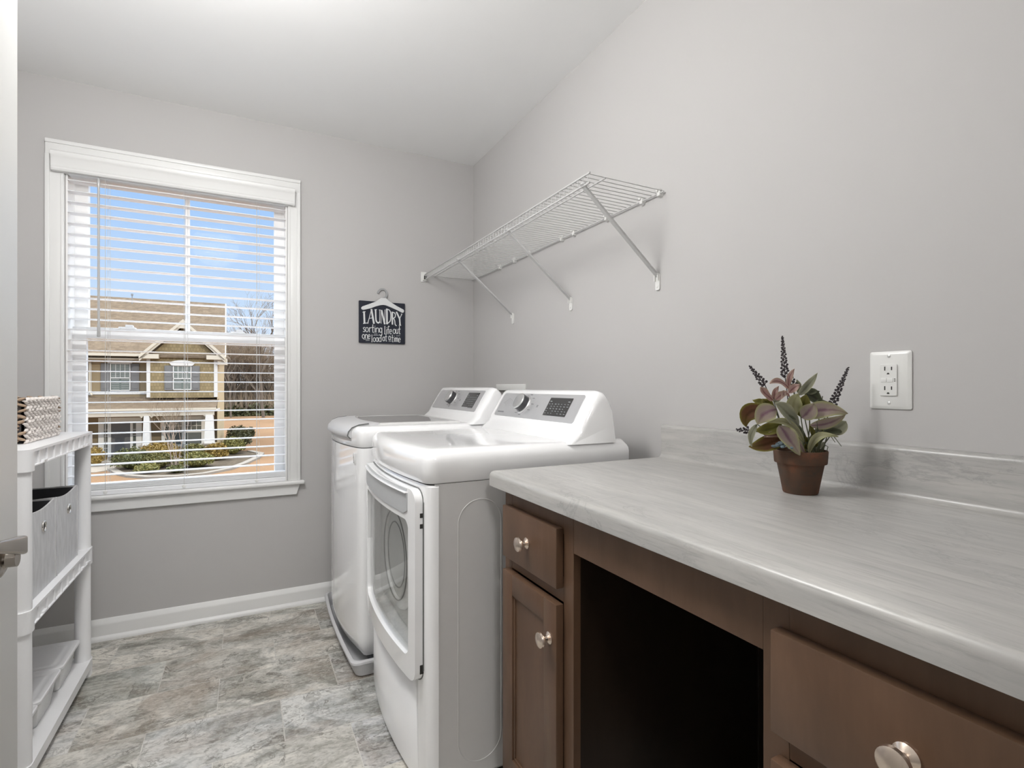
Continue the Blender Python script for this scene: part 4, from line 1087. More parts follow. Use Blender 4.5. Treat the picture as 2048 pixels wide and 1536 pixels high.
# ================================================================ SHELF UNIT AT THE LEFT
SX1, SX0, SY0, SY1 = -1.747, -2.060, -0.985, -0.297
su = thing('shelving_unit', 'white plastic three tier shelving unit under the window', 'shelving unit', (-1.9, -0.64, 0))
def tier(zt, parent, ribs=True):
    m = MB(); th = 0.050; c = 0.034
    m.slab((0, 0, zt - 0.008), (1, 0, 0), (0, 1, 0), (0, 0, 1), rrect(SX0, SX1, SY0, SY1, 0.022, 5), 0, 0.008)
    for e0, out in ((SX1, 1), (SX0, -1)):
        def bx(d0, d1, a, b, z0, z1):
            xs = sorted((e0 - out * d0, e0 - out * d1)); m.box(xs[0], xs[1], a, b, z0, z1)
        if ribs:
            bx(0.0060, 0.012, SY0 + c, SY1 - c, zt - th, zt - 0.007)
            k = SY0 + 0.085
            while k < SY1 - 0.07:
                bx(0.0008, 0.0062, k - 0.0025, k + 0.0025, zt - th + .001, zt - 0.0075); k += 0.0695
            bx(0.0004, 0.0062, SY0 + c, SY1 - c, zt - th, zt - th + 0.0035)
            for q in (SY1 - 0.150, SY1 - 0.085, SY0 + 0.13): bx(-0.0015, 0.0062, q - 0.014, q + 0.014, zt - th + 0.0035, zt - th + 0.009)
        else: bx(0.0006, 0.012, SY0 + c, SY1 - c, zt - 0.034, zt - 0.007)
    for y0, y1 in ((SY0 + 0.003, SY0 + 0.008), (SY1 - 0.008, SY1 - 0.003)): m.box(SX0 + c, SX1 - c, y0, y1, zt - (th if ribs else .034), zt - 0.006)
    for cx_ in (SX0 + 0.0285, SX1 - 0.0285):
        for cy_ in (SY0 + 0.0305, SY1 - 0.0305):
            m.slab((cx_, cy_, zt), (1, 0, 0), (0, 1, 0), (0, 0, 1), rrect(-0.0285, 0.0285, -0.0305, 0.0305, 0.0235, 5), -0.062, -0.0075)
    return m.build('shelf', M['shelf_plastic'], parent, smooth=35)
for zt in (0.943, 0.494, 0.062): tier(zt, su, zt > .1)
for cx_ in (SX0 + 0.028, SX1 - 0.028):
    for cy_ in (SY0 + 0.030, SY1 - 0.030):
        m = MB(); m.cyl((cx_, cy_, 0.060), (cx_, cy_, 0.432), 0.0255, 0.0245, seg=24); m.cyl((cx_, cy_, 0.492), (cx_, cy_, 0.881), 0.0255, 0.0245, seg=24); m.build('post', M['shelf_plastic'], su)

# basket
bk = thing('woven_basket', 'whitewashed braided basket on the top of the white shelving unit', 'basket', (-1.93, -0.612, 0.943))
bx0, bx1, by0, by1, bz0, bz1 = -2.045, -1.812, -0.786, -0.440, 0.9452, 1.0835
m = MB()
for x0, x1, y0, y1 in ((bx0 + .006, bx0 + .012, by0 + .006, by1 - .006), (bx1 - .012, bx1 - .006, by0 + .006, by1 - .006), (bx0 + .006, bx1 - .006, by0 + .006, by0 + .012), (bx0 + .006, bx1 - .006, by1 - .012, by1 - .006)): m.box(x0, x1, y0, y1, bz0 + .002, bz1 - .003)
m.box(bx0 + .006, bx1 - .006, by0 + .006, by1 - .006, bz0, bz0 + .006)
m.build('dark_backing', M['braid_gap'], bk)  # dark sheets behind the strands, put in for shade in the gaps
def braid(p0, p1, nrm, rows, name, mat):
    m = MB(); p0, p1, nrm = V(p0), V(p1), V(nrm); L = (p1 - p0).length; d = (p1 - p0).normalized(); rb = random.Random(int(L * 1e4))
    hrow = (bz1 - bz0) / rows
    for r_ in range(rows):
        z = bz0 + hrow * (r_ + .5); n_ = int(L / 0.0325)
        for k in range(n_):
            for h in (0, 1):
                u = (k + .35 + .5 * h + rb.uniform(-.08, .08)) * L / n_
                if u > L - .004: continue
                c = p0 + d * u + UP * (z - p0.z + (hrow * .25 if h else -hrow * .25)) + nrm * rb.uniform(-.001, .0015)
                tilt = (0.34 if h else -0.34) * (1 if r_ % 2 else -1)
                ax = Matrix.Rotation(tilt, 3, nrm)
                X, Z = ax @ d, ax @ UP
                rot = Matrix((X, nrm, Z)).transposed()
                m.ball(c, 0.0132 * rb.uniform(.9, 1.1), 0.0088, 0.0046 * rb.uniform(.9, 1.15), 10, 7, rot=rot)
    return m.build(name, M[mat], bk, smooth=80)
braid((bx1 - .006, by0 + .006, bz0), (bx1 - .006, by1 - .004, bz0), (1, 0, 0), 8, 'braided_side', 'braid_white')
braid((bx0 + .006, by0 + .006, bz0), (bx0 + .006, by1 - .004, bz0), (-1, 0, 0), 8, 'braided_side', 'braid_white')
braid((bx0 + .006, by0 + .006, bz0), (bx1 - .006, by0 + .006, bz0), (0, -1, 0), 8, 'braided_end', 'braid_tan')
braid((bx0 + .006, by1 - .006, bz0), (bx1 - .006, by1 - .006, bz0), (0, 1, 0), 8, 'braided_end', 'braid_tan')

# fabric bins
def fabric_bin(y0, y1, label, sag=0.012):
    x0, x1, z0, z1 = -2.035, -1.770, 0.4945, 0.755
    b = thing('fabric_bin', label, 'storage bin', ((x0 + x1) / 2, (y0 + y1) / 2, z0), group='grey fabric bins on the middle shelf')
    n = 12; th = 0.005
    def wall(p0, p1, nrm, sg, blg):
        p0, p1, nrm = V(p0), V(p1), V(nrm); m = MB()
        def gr(off):
            return [[m.bm.verts.new(p0 + (p1 - p0) * (k / n) + nrm * (off + blg * math.sin(PI * k / n) * math.sin(PI * j / 6) ) + UP * ((z1 - z0 - sg * math.sin(PI * k / n)) * j / 6)) for j in range(7)] for k in range(n + 1)]
        A, B = gr(0), gr(-th)
        for k in range(n):
            for j in range(6):
                m.bm.faces.new([A[k][j], A[k + 1][j], A[k + 1][j + 1], A[k][j + 1]]); m.bm.faces.new([B[k][j], B[k][j + 1], B[k + 1][j + 1], B[k + 1][j]])
            m.bm.faces.new([A[k][6], A[k + 1][6], B[k + 1][6], B[k][6]])
        return m
    a, c = wall((x1, y0, z0), (x1, y1, z0), (1, 0, 0), sag, 0.004), None
    fp = a.build('front_panel', M['grey_felt'], b, smooth=60)
    m = MB()
    for w in (wall((x0, y1, z0), (x0, y0, z0), (-1, 0, 0), .004, 0.002), wall((x1, y1, z0), (x0, y1, z0), (0, 1, 0), .003, .0), wall((x0, y0, z0), (x1, y0, z0), (0, -1, 0), .006, .0)):
        me = bpy.data.meshes.new('tmp'); w.bm.to_mesh(me); m.bm.from_mesh(me); w.bm.free(); bpy.data.meshes.remove(me)
    m.box(x0 + .003, x1 - .003, y0 + .003, y1 - .003, z0, z0 + 0.004)
    m.build('shell', M['grey_felt'], b, smooth=60)
    m = MB()
    for X0, X1, Y0, Y1, zz in ((x0 + .006, x0 + .0068, y0 + .006, y1 - .006, z1 - .006), (x1 - .007, x1 - .0062, y0 + .006, y1 - .006, z1 - sag - .004), (x0 + .006, x1 - .006, y0 + .006, y0 + .0068, z1 - .008), (x0 + .006, x1 - .006, y1 - .0068, y1 - .006, z1 - .006)): m.box(X0, X1, Y0, Y1, z0 + .005, zz)
    m.box(x0 + .006, x1 - .006, y0 + .006, y1 - .006, z0 + .0045, z0 + .006)
    m.build('dark_backing', M['bin_inside'], b)
    m = MB(); m.box(x1 - 0.0002, x1 + 0.0012, y0 + .003, y1 - .003, z1 - sag * 1.6 - .010, z1 - sag * 1.6 - .009)
    g = Vector((x1 + 0.0042, (y0 + y1) / 2 + .002, z0 + 0.196))
    m = MB(); m.torus(g, (1, 0, 0), 0.0145, 0.0032, 28, 8); gm = m.build('grommet', M['grommet_chrome'], fp)
    MB().lathe(g - V(.001, 0, 0), (1, 0, 0), [(0.0135, -0.001), (0.0135, 0.0012)], 24).build('grommet_hole', M['slot_dark'], gm)
    for ya in (y0, y1 - .004): MB().box(x1 - .001, x1 + .0022, ya, ya + .004, z0, z1 - .002).build('seam', M['grey_felt'], fp, bev=.0008)
fabric_bin(-0.665, -0.425, 'grey felt storage bin on the middle shelf, nearer the window')
fabric_bin(-0.922, -0.676, 'grey felt storage bin on the middle shelf, nearer the door')

# lidded plastic boxes
def plastic_box(y0, y1, label):
    x0, x1, z0 = -2.03, -1.773, 0.0625; zt = 0.158
    b = thing('lidded_box', label, 'storage box', ((x0 + x1) / 2, (y0 + y1) / 2, z0), group='clear lidded boxes on the bottom shelf')
    def ring(ins, z, r=0.016, k=1.0): return [(x, y, z) for x, y in rrect(x0 + ins, x1 - ins, y0 + ins * k, y1 - ins * k, r, 4)]
    MB().loft([ring(0.021, z0, .016, 1.7), ring(0.019, z0 + .003, .016, 1.7), ring(0.011, zt - 0.016), ring(0.006, zt - 0.015), ring(0.006, zt - .006)]).build('tub', M['bin_plastic'], b, smooth=45)
    m = MB(); m.loft([ring(0.002, zt - 0.012), ring(0.0, zt - 0.010), ring(0.0, zt - 0.003), ring(0.003, zt), ring(0.016, zt), ring(0.020, zt - .003), ring(0.030, zt - .003), ring(0.033, zt - .001), ring(0.04, zt - .001)])
    ld = m.build('lid', M['bin_lid'], b, smooth=40)
plastic_box(-0.584, -0.360, 'clear shallow box with a white lid on the bottom shelf, farthest from the door')
plastic_box(-0.806, -0.588, 'clear shallow box with a white lid, middle one of the bottom shelf row')
plastic_box(-0.924, -0.810, 'clear shallow box with a white lid on the bottom shelf, mostly hidden by the door')

# ================================================================ OUTSIDE
GZ = -3.05
MB().box(-90, 60, 1.0, 82, GZ - 1, GZ).build('lawn', M['dormant_grass'], kind='structure', smooth=0, at_origin=True)
MB().box(-120, 90, 82, 170, GZ - 1, GZ + 0.02).build('woodland_ground', M['woodland_floor'], kind='structure', smooth=0, at_origin=True)
# house across the street, in its own frame: u along the front, v away from us
ang = math.radians(-4.5)
HO = Vector((-6.079, 33.4, 0)); HU = Vector((math.cos(ang), math.sin(ang), 0)); HV = Vector((-math.sin(ang), math.cos(ang), 0))
house = thing('house', 'tan two storey house with a gabled bay and front porch seen through the window', 'house', HO + V(0, 0, GZ))
def hp(u, v, z): return HO + HU * u + HV * v + UP * z
def hbox(m, u0, u1, v0, v1, z0, z1):
    vs = [m.bm.verts.new(hp(u, v, z)) for u in (u0, u1) for v in (v0, v1) for z in (z0, z1)]
    for q in ((0, 1, 3, 2), (4, 6, 7, 5), (0, 4, 5, 1), (2, 3, 7, 6), (0, 2, 6, 4), (1, 5, 7, 3)): m.bm.faces.new([vs[i] for i in q])
    return m
def hslab(m, poly, v0, v1):       # outline in (u, z), extruded in depth
    return m.slab(hp(0, 0, 0), HU, UP, HV, poly, v0, v1)
# walls
m = MB(); hbox(m, -9.0, 2.68, 0.6, 9.5, 0.1, 2.95); hbox(m, 2.68, 3.40, 0.6, 3.2, 0.1, 2.95); m.build('main_wall', M['tan_siding'], house, smooth=0)
m = MB(); hslab(m, [(0, 0.45), (3.40, 0.45), (3.40, 2.90), (1.70, 4.66), (0, 2.90)], 0.0, 0.62); m.build('bay_wall', M['olive_shake'], house, smooth=0)
m = MB(); hbox(m, 3.402, 3.43, 0.02, 3.2, GZ, 2.9); m.loft([[hp(2.70, 0.4, 2.9), hp(2.70, 5.15, 6.62), hp(2.70, 9.5, 2.9)], [hp(3.02, 0.4, 2.9), hp(3.02, 5.15, 6.62), hp(2.74, 9.5, 2.9)]]); m.build('side_wall', M['sunlit_cream_siding'], house, smooth=0)
m = MB(); hbox(m, -9.0, 2.68, 0.9, 9.5, GZ, 0.1); hbox(m, 2.68, 3.40, 0.9, 3.2, GZ, 0.1); m.build('lower_wall', M['tan_siding'], house, smooth=0)
# main roof
m = MB()
A = [hp(-9.6, -0.15, 2.80), hp(3.86, -0.15, 2.80), hp(3.30, 5.2, 6.74), hp(-9.6, 5.2, 6.86)]
m.loft([A, [p + UP * 0.12 for p in A]])
B = [hp(-9.6, 5.2, 6.86), hp(3.30, 5.2, 6.74), hp(2.75, 10.2, 2.8), hp(-9.6, 10.2, 2.8)]
m.loft([B, [p + UP * 0.12 for p in B]])
m.build('roof', M['roof_shingles'], house, smooth=0)
m = MB(); A = [hp(3.84, -0.17, 2.66), hp(3.90, -0.17, 2.66), hp(3.90, -0.17, 2.92), hp(3.84, -0.17, 2.92)]; m.loft([A, [p + (hp(3.30, 5.2, 6.74) - hp(3.86, -0.15, 2.80)) for p in A]])
m.build('rake_board', M['cream_trim'], house, smooth=0)
m = MB(); hbox(m, 3.44, 3.92, -0.16, 0.35, 2.42, 2.80); m.build('eave_return', M['cream_trim'], house, smooth=0)
# bay roof: two slopes with rake boards
m = MB()
for sgn, ue in ((-1, -0.42), (1, 3.82)):
    A = [hp(1.70, -0.30, 4.98), hp(ue, -0.30, 2.86), hp(ue, 3.2, 2.86), hp(1.70, 4.0, 4.98)]
    m.loft([A, [p + UP * 0.10 for p in A]])
m.build('bay_roof', M['roof_shingles'], house, smooth=0)
m = MB()
for sgn, ue in ((-1, -0.46), (1, 3.86)):
    du = ue - 1.70; Lr = math.hypot(du, 2.14)
    for t0, t1, vv in ((0.0, 0.16, -0.36), (0.20, 0.32, -0.30)):
        hslab(m, [(1.70, 5.06 - t0), (ue, 2.92 - t0), (ue, 2.92 - t1 - .04), (1.70, 5.06 - t1 - .06)], vv, vv + 0.07)
hslab(m, [(1.38, 4.52), (2.02, 4.52), (1.70, 4.84)], -0.34, -0.2)
m.build('rake_boards', M['cream_trim'], house, smooth=0)
m = MB(); hbox(m, -0.46, 0.48, -0.30, 0.10, 2.72, 2.98); hbox(m, 2.88, 3.84, -0.30, 0.10, 2.72, 2.98); m.build('cornice_return', M['cream_trim'], house, smooth=0)
m = MB(); hbox(m, -9.5, -0.30, -0.18, 0.02, 2.84, 2.99); hbox(m, -9.0, -0.05, 0.02, 0.62, 2.66, 2.74); hbox(m, -9, -0.03, 0.52, 0.60, 2.56, 2.70); m.build('gutter', M['cream_trim'], house, smooth=0)
m = MB(); hbox(m, -0.16, 0.02, -0.03, 0.05, 0.48, 2.75); hbox(m, 3.24, 3.43, -0.03, 0.05, 0.48, 2.75); hbox(m, -3.02, -2.90, 0.54, 0.62, 0.62, 2.75); m.build('corner_board', M['house_white'], house, smooth=0)
m = MB(); m.tube([hp(-2.72, 0.2, 2.9), hp(-2.95, 0.5, 2.7), hp(-2.97, 0.52, 0.85), hp(-2.80, 0.3, 0.62)], 0.05, 6); m.tube([hp(3.36, -1.5, -0.3), hp(3.30, -1.5, -0.7), hp(3.40, -1.45, -2.5)], 0.045, 6); m.build('downspout', M['cream_trim'], house)
m = MB(); hbox(m, -9, -0.02, 0.56, 0.61, 0.66, 0.82); m.build('band_board', M['house_white'], house, smooth=0)
# porch roof
m = MB()
A = [hp(-9.3, 0.62, 0.66), hp(3.42, 0.62, 0.46), hp(3.55, -1.75, -0.14), hp(-9.3, -1.75, -0.14)]
m.loft([A, [p - UP * 0.1 for p in A]]); m.build('porch_roof', M['roof_shingles'], house, smooth=0)
m = MB(); hbox(m, -9.3, 3.58, -1.86, -1.74, -0.22, -0.10); m.build('gutter', M['cream_trim'], house, smooth=0)
m = MB(); hbox(m, -9.3, 3.45, -1.72, -1.52, -0.52, -0.20)
for u in (-0.02, 0.44, 3.00): hslab(m, [(u - .10, -0.50), (u + .10, -0.50), (u, -0.62)], -1.71, -1.53)
m.build('porch_beam', M['cream_trim'], house, smooth=0)
m = MB(); hbox(m, -9.3, 3.45, -1.5, 0.9, -0.30, -0.22); m.build('porch_ceiling', M['house_white'], house, smooth=0)
m = MB(); hbox(m, -9.3, 3.45, -1.52, -1.46, -0.58, -0.50); m.build('porch_edge_board', M['porch_brown'], house, smooth=0)  # thin brown board along the beam's lower edge
m = MB(); hbox(m, -9.3, 3.5, -1.75, 0.9, GZ, GZ + 0.10); m.build('porch_floor', M['path_concrete'], house, smooth=0)
for u0, u1 in ((0.07, 0.36), (3.02, 3.42)):
    m = MB(); cx_ = (u0 + u1) / 2; w0, w1 = (u1 - u0) / 2 - .02, (u1 - u0) / 2 + .04
    m.loft([[hp(cx_ + a * w1, -1.62 + b * w1, -2.16) for a, b in ((-1, -1), (1, -1), (1, 1), (-1, 1))], [hp(cx_ + a * w0, -1.62 + b * w0, -0.5) for a, b in ((-1, -1), (1, -1), (1, 1), (-1, 1))]])
    pcx = m.build('porch_column', M['house_white'], house, smooth=0)
    m = MB(); hbox(m, cx_ - .28, cx_ + .28, -1.9, -1.34, GZ, -2.2); m.build('stone_base', M['stone_veneer'], pcx, smooth=0)
    m = MB(); hbox(m, cx_ - .34, cx_ + .34, -1.96, -1.28, -2.2, -2.12); m.build('base_cap', M['path_concrete'], pcx, smooth=0)
m = MB(); hbox(m, 0.5, 3.42, 0.80, 0.90, GZ, -2.55); m.build('stone_skirt', M['stone_veneer'], house, smooth=0)
# upper windows
def upper_window(cu, v, z0, z1, w, shut, label=None):
    m = MB(); f = 0.05
    hbox(m, cu - w, cu - w + f, v - .06, v + .01, z0, z1); hbox(m, cu + w - f, cu + w, v - .06, v + .01, z0, z1)
    hbox(m, cu - w, cu + w, v - .06, v + .01, z0, z0 + .05); hbox(m, cu - w, cu + w, v - .06, v + .01, z1 - .05, z1)
    zm = z0 + (z1 - z0) * 0.47; hbox(m, cu - w, cu + w, v - .06, v + .01, zm - .03, zm + .03)
    for k in (-1, 0, 1): hbox(m, cu + k * w * .45 - .012, cu + k * w * .45 + .012, v - .04, v, zm, z1)
    wd = m.build('window', M['house_white'], house, smooth=0)
    m = MB(); hbox(m, cu - w + .02, cu + w - .02, v - .03, v + .005, z0 + .02, z1 - .02); m.build('pane', M['house_glass'], wd, smooth=0)
    m = MB()
    for k in range(14):
        z = z0 + .08 + (z1 - z0 - .16) * k / 13
        for a, b in ((cu - w + .08, cu - .05), (cu + .05, cu + w - .08)): hbox(m, a, b, v - .035, v - .03, z, z + .03)
    m.build('plantation_shutter', M['inner_blind'], wd, smooth=0)
    n = 10; arc = [(cu - w - .13, z1 - .02), (cu + w + .13, z1 - .02)] 
    top_ = [(cu + (w + .16) * math.cos(a), z1 + .10 + .20 * math.sin(a)) for a in [PI * k / n for k in range(n + 1)]]
    m = MB(); hslab(m, [(cu - w - .05, z1 - .02), (cu + w + .05, z1 - .02)] + top_, v - .10, v); m.build('crown_head', M['house_white'], wd, smooth=0)
    for sgn in (-1, 1):
        a, b = sorted((cu + sgn * (w + .02), cu + sgn * (w + shut)))
        m = MB(); hbox(m, a, b, v - .06, v, z0, z1 - .02)
        for q in (0.08, 0.55): hbox(m, a + .05, b - .05, v - .075, v - .05, z0 + (z1 - z0) * q, z0 + (z1 - z0) * (q + .36))
        m.build('shutter', M['shutter_grey'], house, smooth=0)
upper_window(-1.555, 0.6, 0.86, 2.46, 0.49, 0.42)
upper_window(1.61, 0.0, 0.90, 2.36, 0.47, 0.42)
# entry
m = MB(); v = 0.9
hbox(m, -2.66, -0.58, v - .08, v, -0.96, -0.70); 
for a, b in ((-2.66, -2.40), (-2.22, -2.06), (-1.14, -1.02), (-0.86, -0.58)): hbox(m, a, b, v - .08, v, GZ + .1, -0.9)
en = m.build('entry_surround', M['porch_lifted_white'], house, smooth=0)
m = MB(); hbox(m, -2.06, -1.14, v - .05, v, GZ + .12, -0.98); m.build('entry_door', M['entry_door'], en, smooth=0)
for a, b in ((-2.40, -2.22), (-1.02, -0.86)):
    m = MB(); hbox(m, a, b, v - .04, v, -2.8, -1.05); sl = m.build('sidelight', M['house_glass'], en, smooth=0)
    m = MB()
    for k in range(1, 5): hbox(m, a, b, v - .06, v - .03, -2.8 + k * .35 - .02, -2.8 + k * .35 + .02)
    m.build('sidelight_bars', M['house_white'], sl, smooth=0)
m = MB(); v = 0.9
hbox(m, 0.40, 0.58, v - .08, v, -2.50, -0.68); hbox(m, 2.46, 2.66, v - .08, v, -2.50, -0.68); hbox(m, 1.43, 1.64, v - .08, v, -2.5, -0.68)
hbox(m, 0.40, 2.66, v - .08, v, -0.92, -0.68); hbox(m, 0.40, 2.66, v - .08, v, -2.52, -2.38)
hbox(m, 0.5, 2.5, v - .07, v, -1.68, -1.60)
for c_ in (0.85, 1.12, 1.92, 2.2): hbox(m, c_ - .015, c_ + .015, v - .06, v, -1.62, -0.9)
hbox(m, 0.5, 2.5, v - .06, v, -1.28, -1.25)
pw = m.build('porch_window', M['porch_lifted_white'], house, smooth=0)
m = MB(); hbox(m, 0.5, 2.5, v - .03, v, -2.45, -0.8); m.build('pane', M['house_glass'], pw, smooth=0)
m = MB()
for k in range(16):
    for a, b in ((0.66, 1.38), (1.70, 2.42)): hbox(m, a, b, v - .04, v - .035, -2.36 + k * .045, -2.34 + k * .045)
m.build('plantation_shutter', M['inner_blind'], pw, smooth=0)
m = MB(); m.cyl(hp(-1.95, 4.6, 6.3), hp(-1.95, 4.6, 7.02), 0.03, seg=6); m.cyl(hp(-1.95, 4.6, 6.98), hp(-1.95, 4.6, 7.1), 0.07, seg=6); m.build('roof_vent', M['vent_metal'], house)

# planting bed, edging, path
bed = [(-7.1, 29.2), (-6.55, 27.6), (-5.9, 26.4), (-5.1, 25.6), (-4.0, 25.2), (-2.9, 25.5), (-1.9, 26.6), (-1.2, 28.4), (-0.55, 30.6), (-0.3, 32.4), (-0.9, 34.0), (-2.2, 35.0), (-6.6, 34.4), (-7.0, 31.4)]
MB().slab((0, 0, GZ), (1, 0, 0), (0, 1, 0), (0, 0, 1), bed, 0.0, 0.06).build('planting_bed', M['mulch'], kind='stuff', label='grey brown mulch bed in front of the house across the street', cat='mulch')
m = MB(); pe = [V(x, y, GZ + 0.06) for x, y in bed[:11]]
for i in range(len(pe) - 1):
    d = pe[i + 1] - pe[i]; L = d.length; d.normalize(); W = Vector((-d.y, d.x, 0))
    m.slab(pe[i], d, W, UP, [(-.05, -.16), (L + .05, -.16), (L + .05, .16), (-.05, .16)], -0.06, 0.04 + .001 * (i % 2))
m.build('bed_edging', M['edging_stone'], kind='structure', smooth=0)
MB().slab((0, 0, GZ), (1, 0, 0), (0, 1, 0), (0, 0, 1), [(-10.5, 29.0), (-7.6, 28.6), (-6.95, 29.3), (-7.2, 31.6), (-6.9, 33.4), (-8.2, 33.5), (-8.6, 31.2), (-10.5, 31.0)], 0, 0.03).build('front_path', M['path_concrete'], kind='structure', smooth=0)

def bush(x, y, rx, ry, rz, mat, label, n=1500, ls=0.09, cat='shrub', group=None, zb=GZ + 0.05, seed=1, spiky=0.0):
    rb = random.Random(seed); m = MB()
    for k in range(n):
        a = rb.uniform(0, 2 * PI); c = rb.uniform(-0.35, 1); s_ = math.sqrt(max(0, 1 - c * c)); rr_ = rb.uniform(0.72, 1.0) + rb.uniform(0, spiky)
        bump = 1 + 0.16 * mnoise.noise(Vector((a * 1.3, c * 2.2, seed * 7.1)))
        p = Vector((x + rx * s_ * math.cos(a) * rr_ * bump, y + ry * s_ * math.sin(a) * rr_ * bump, zb + rz * 0.42 + rz * 0.58 * c * rr_ * bump))
        if p.z < zb: p.z = zb + 0.02
        d = Vector((rb.uniform(-1, 1), rb.uniform(-1, 1), rb.uniform(-.2, 1))).normalized(); e = d.orthogonal().normalized()
        e = Matrix.Rotation(rb.uniform(0, 6.28), 3, d) @ e; L = ls * rb.uniform(.7, 1.5)
        m.face([p - e * L * .45, p + d * L * .5 - e * L * .1, p + d * L, p + e * L * .45])
    core = []
    m.ball((x, y, zb + rz * 0.42), rx * .66, ry * .66, rz * .44, 12, 8)
    return m.build('shrub', M[mat], smooth=0, label=label, cat=cat, group=group)
bush(-6.20, 28.9, 0.78, 0.8, 0.95, 'leaf_juniper', 'dark green juniper shrub left of the crepe myrtle by the path', seed=1, spiky=.25)
bush(-5.22, 30.2, 0.95, 0.8, 1.15, 'leaf_gold', 'gold shrub behind the juniper in the mulch bed', seed=2, spiky=.1)
bush(-5.12, 28.6, 0.72, 0.7, 0.80, 'leaf_olive', 'olive shrub in front of the gold shrub in the mulch bed', seed=3)
bush(-5.35, 26.9, 0.50, 0.5, 0.50, 'leaf_lime', 'small lime green shrub low in the mulch bed', seed=4, n=500)
bush(-3.68, 30.6, 0.60, 0.6, 0.95, 'leaf_olive', 'upright olive shrub just right of the crepe myrtle trunk', seed=5)
bush(-3.35, 28.0, 0.75, 0.7, 0.75, 'leaf_lime', 'spreading lime green shrub right of the crepe myrtle near the bed edge', seed=6)
bush(-2.60, 30.4, 0.62, 0.6, 0.95, 'leaf_gold', 'gold green shrub in front of the right porch column', seed=7)
bush(-4.10, 26.4, 0.40, 0.4, 0.36, 'leaf_juniper', 'small dark shrub at the front of the mulch bed', seed=8, n=400)
bush(-1.86, 33.0, 0.70, 0.70, 1.05, 'leaf_lime', 'rounded yellow green shrub at the house corner', seed=9, n=1400)
bush(-1.56, 34.7, 0.76, 0.8, 1.62, 'leaf_dark', 'tall dark evergreen shrub behind the rounded one at the house corner', seed=10, n=2000)
bush(-8.07, 31.0, 0.42, 0.4, 0.95, 'leaf_gold', 'small gold shrub left of the entry door', seed=11, n=400)
bush(-0.80, 42.0, 0.30, 0.3, 1.0, 'leaf_dark', 'lone small dark shrub far out on the tan lawn', seed=12, n=500, ls=.1)

# bare trees
def branch(m, p, d, L, r, depth, rb, spread=0.55, fine=None):
    n = 3; pts = [p.copy()]
    for k in range(n):
        d = (d + Vector((rb.uniform(-1, 1), rb.uniform(-1, 1), rb.uniform(-.3, .6))) * 0.14).normalized(); pts.append(pts[-1] + d * L / n)
    tgt = m if (fine is None or depth > 2) else fine
    tgt.tube(pts, r, 4 if depth < 3 else 6, r2=r * 0.62, cap=False)
    if depth <= 0: return
    for k in range(rb.choice((2, 3, 3))):
        a = d.orthogonal().normalized(); a = Matrix.Rotation(rb.uniform(0, 6.28), 3, d) @ a
        nd = (d + a * rb.uniform(spread * .6, spread * 1.3) + UP * 0.12).normalized()
        branch(m, pts[rb.choice((2, 3, 3))], nd, L * rb.uniform(.62, .85), r * 0.58, depth - 1, rb, spread, fine)
cm = thing('crepe_myrtle', 'bare multi-stemmed crepe myrtle with pale trunks in front of the porch', 'tree', (-4.33, 28.2, GZ))
rb = random.Random(21); m = MB(); f = MB()
for k in range(5):
    a = k * 1.256; base = Vector((-4.33 + .13 * math.cos(a), 28.2 + .13 * math.sin(a), GZ))
    branch(m, base, Vector((.20 * math.cos(a), .2 * math.sin(a), 1)).normalized(), 1.25, 0.028, 5, rb, 0.48, f)
m.build('trunk', M['bark_pale'], cm); f.build('twigs', M['twig_brown'], cm)

def woods_tree(seed, h, name, depth=6):
    rb = random.Random(seed); t = thing(name, 'x', 'tree', (0, 0, 0)); m = MB(); f = MB()
    branch(m, Vector((0, 0, 0)), UP.copy(), h * 0.36, h * 0.014, depth, rb, 0.55, f)
    m.build('trunk', M['bark_grey'], t); f.build('twigs', M['twig_brown'], t); return t
protos = [woods_tree(31, 9.5, 'bare_tree'), woods_tree(32, 11, 'bare_tree'), woods_tree(33, 8.5, 'bare_tree')]
rb = random.Random(4); k = 0
spots = []
for row, yy in enumerate((80.5, 84, 88, 93, 99)):
    for j in range(13):
        az = math.radians(-4.2 + 7.6 * (j + rb.uniform(.1, .9)) / 13)
        y = yy + rb.uniform(-1.2, 1.2); spots.append((CAM.x + (y - CAM.y) * math.tan(az), y))
for i, (x, y) in enumerate(spots):
    t = protos[i] if i < 3 else copy_tree(protos[i % 3])
    sc = rb.uniform(0.75, 1.12)
    t.location = (x, y, GZ); t.rotation_euler = (0, 0, rb.uniform(0, 6.28)); t.scale = (sc * 1.15, sc * 1.15, sc)
    t['label'] = 'bare brown tree in the dense woods beyond the lawn'; t['group'] = 'bare trees of the woods'
for i, (px, y, sc, lab) in enumerate([(527, 74, 1.42, 'tallest bare tree rising against the sky right of the house'), (462, 76, 1.25, 'bare tree top just right of the house roof edge'), (492, 79, 1.2, 'bare tree between the roof edge and the tallest tree')]):
    t = copy_tree(protos[(i + 1) % 3]); az = YAW + math.atan((px - 1024) / F_PX)
    t.location = (CAM.x + (y - CAM.y) * math.tan(az), y, GZ); t.scale = (sc, sc, sc); t.rotation_euler = (0, 0, i * 1.9)
    t['label'] = lab
    if 'group' in t: del t['group']
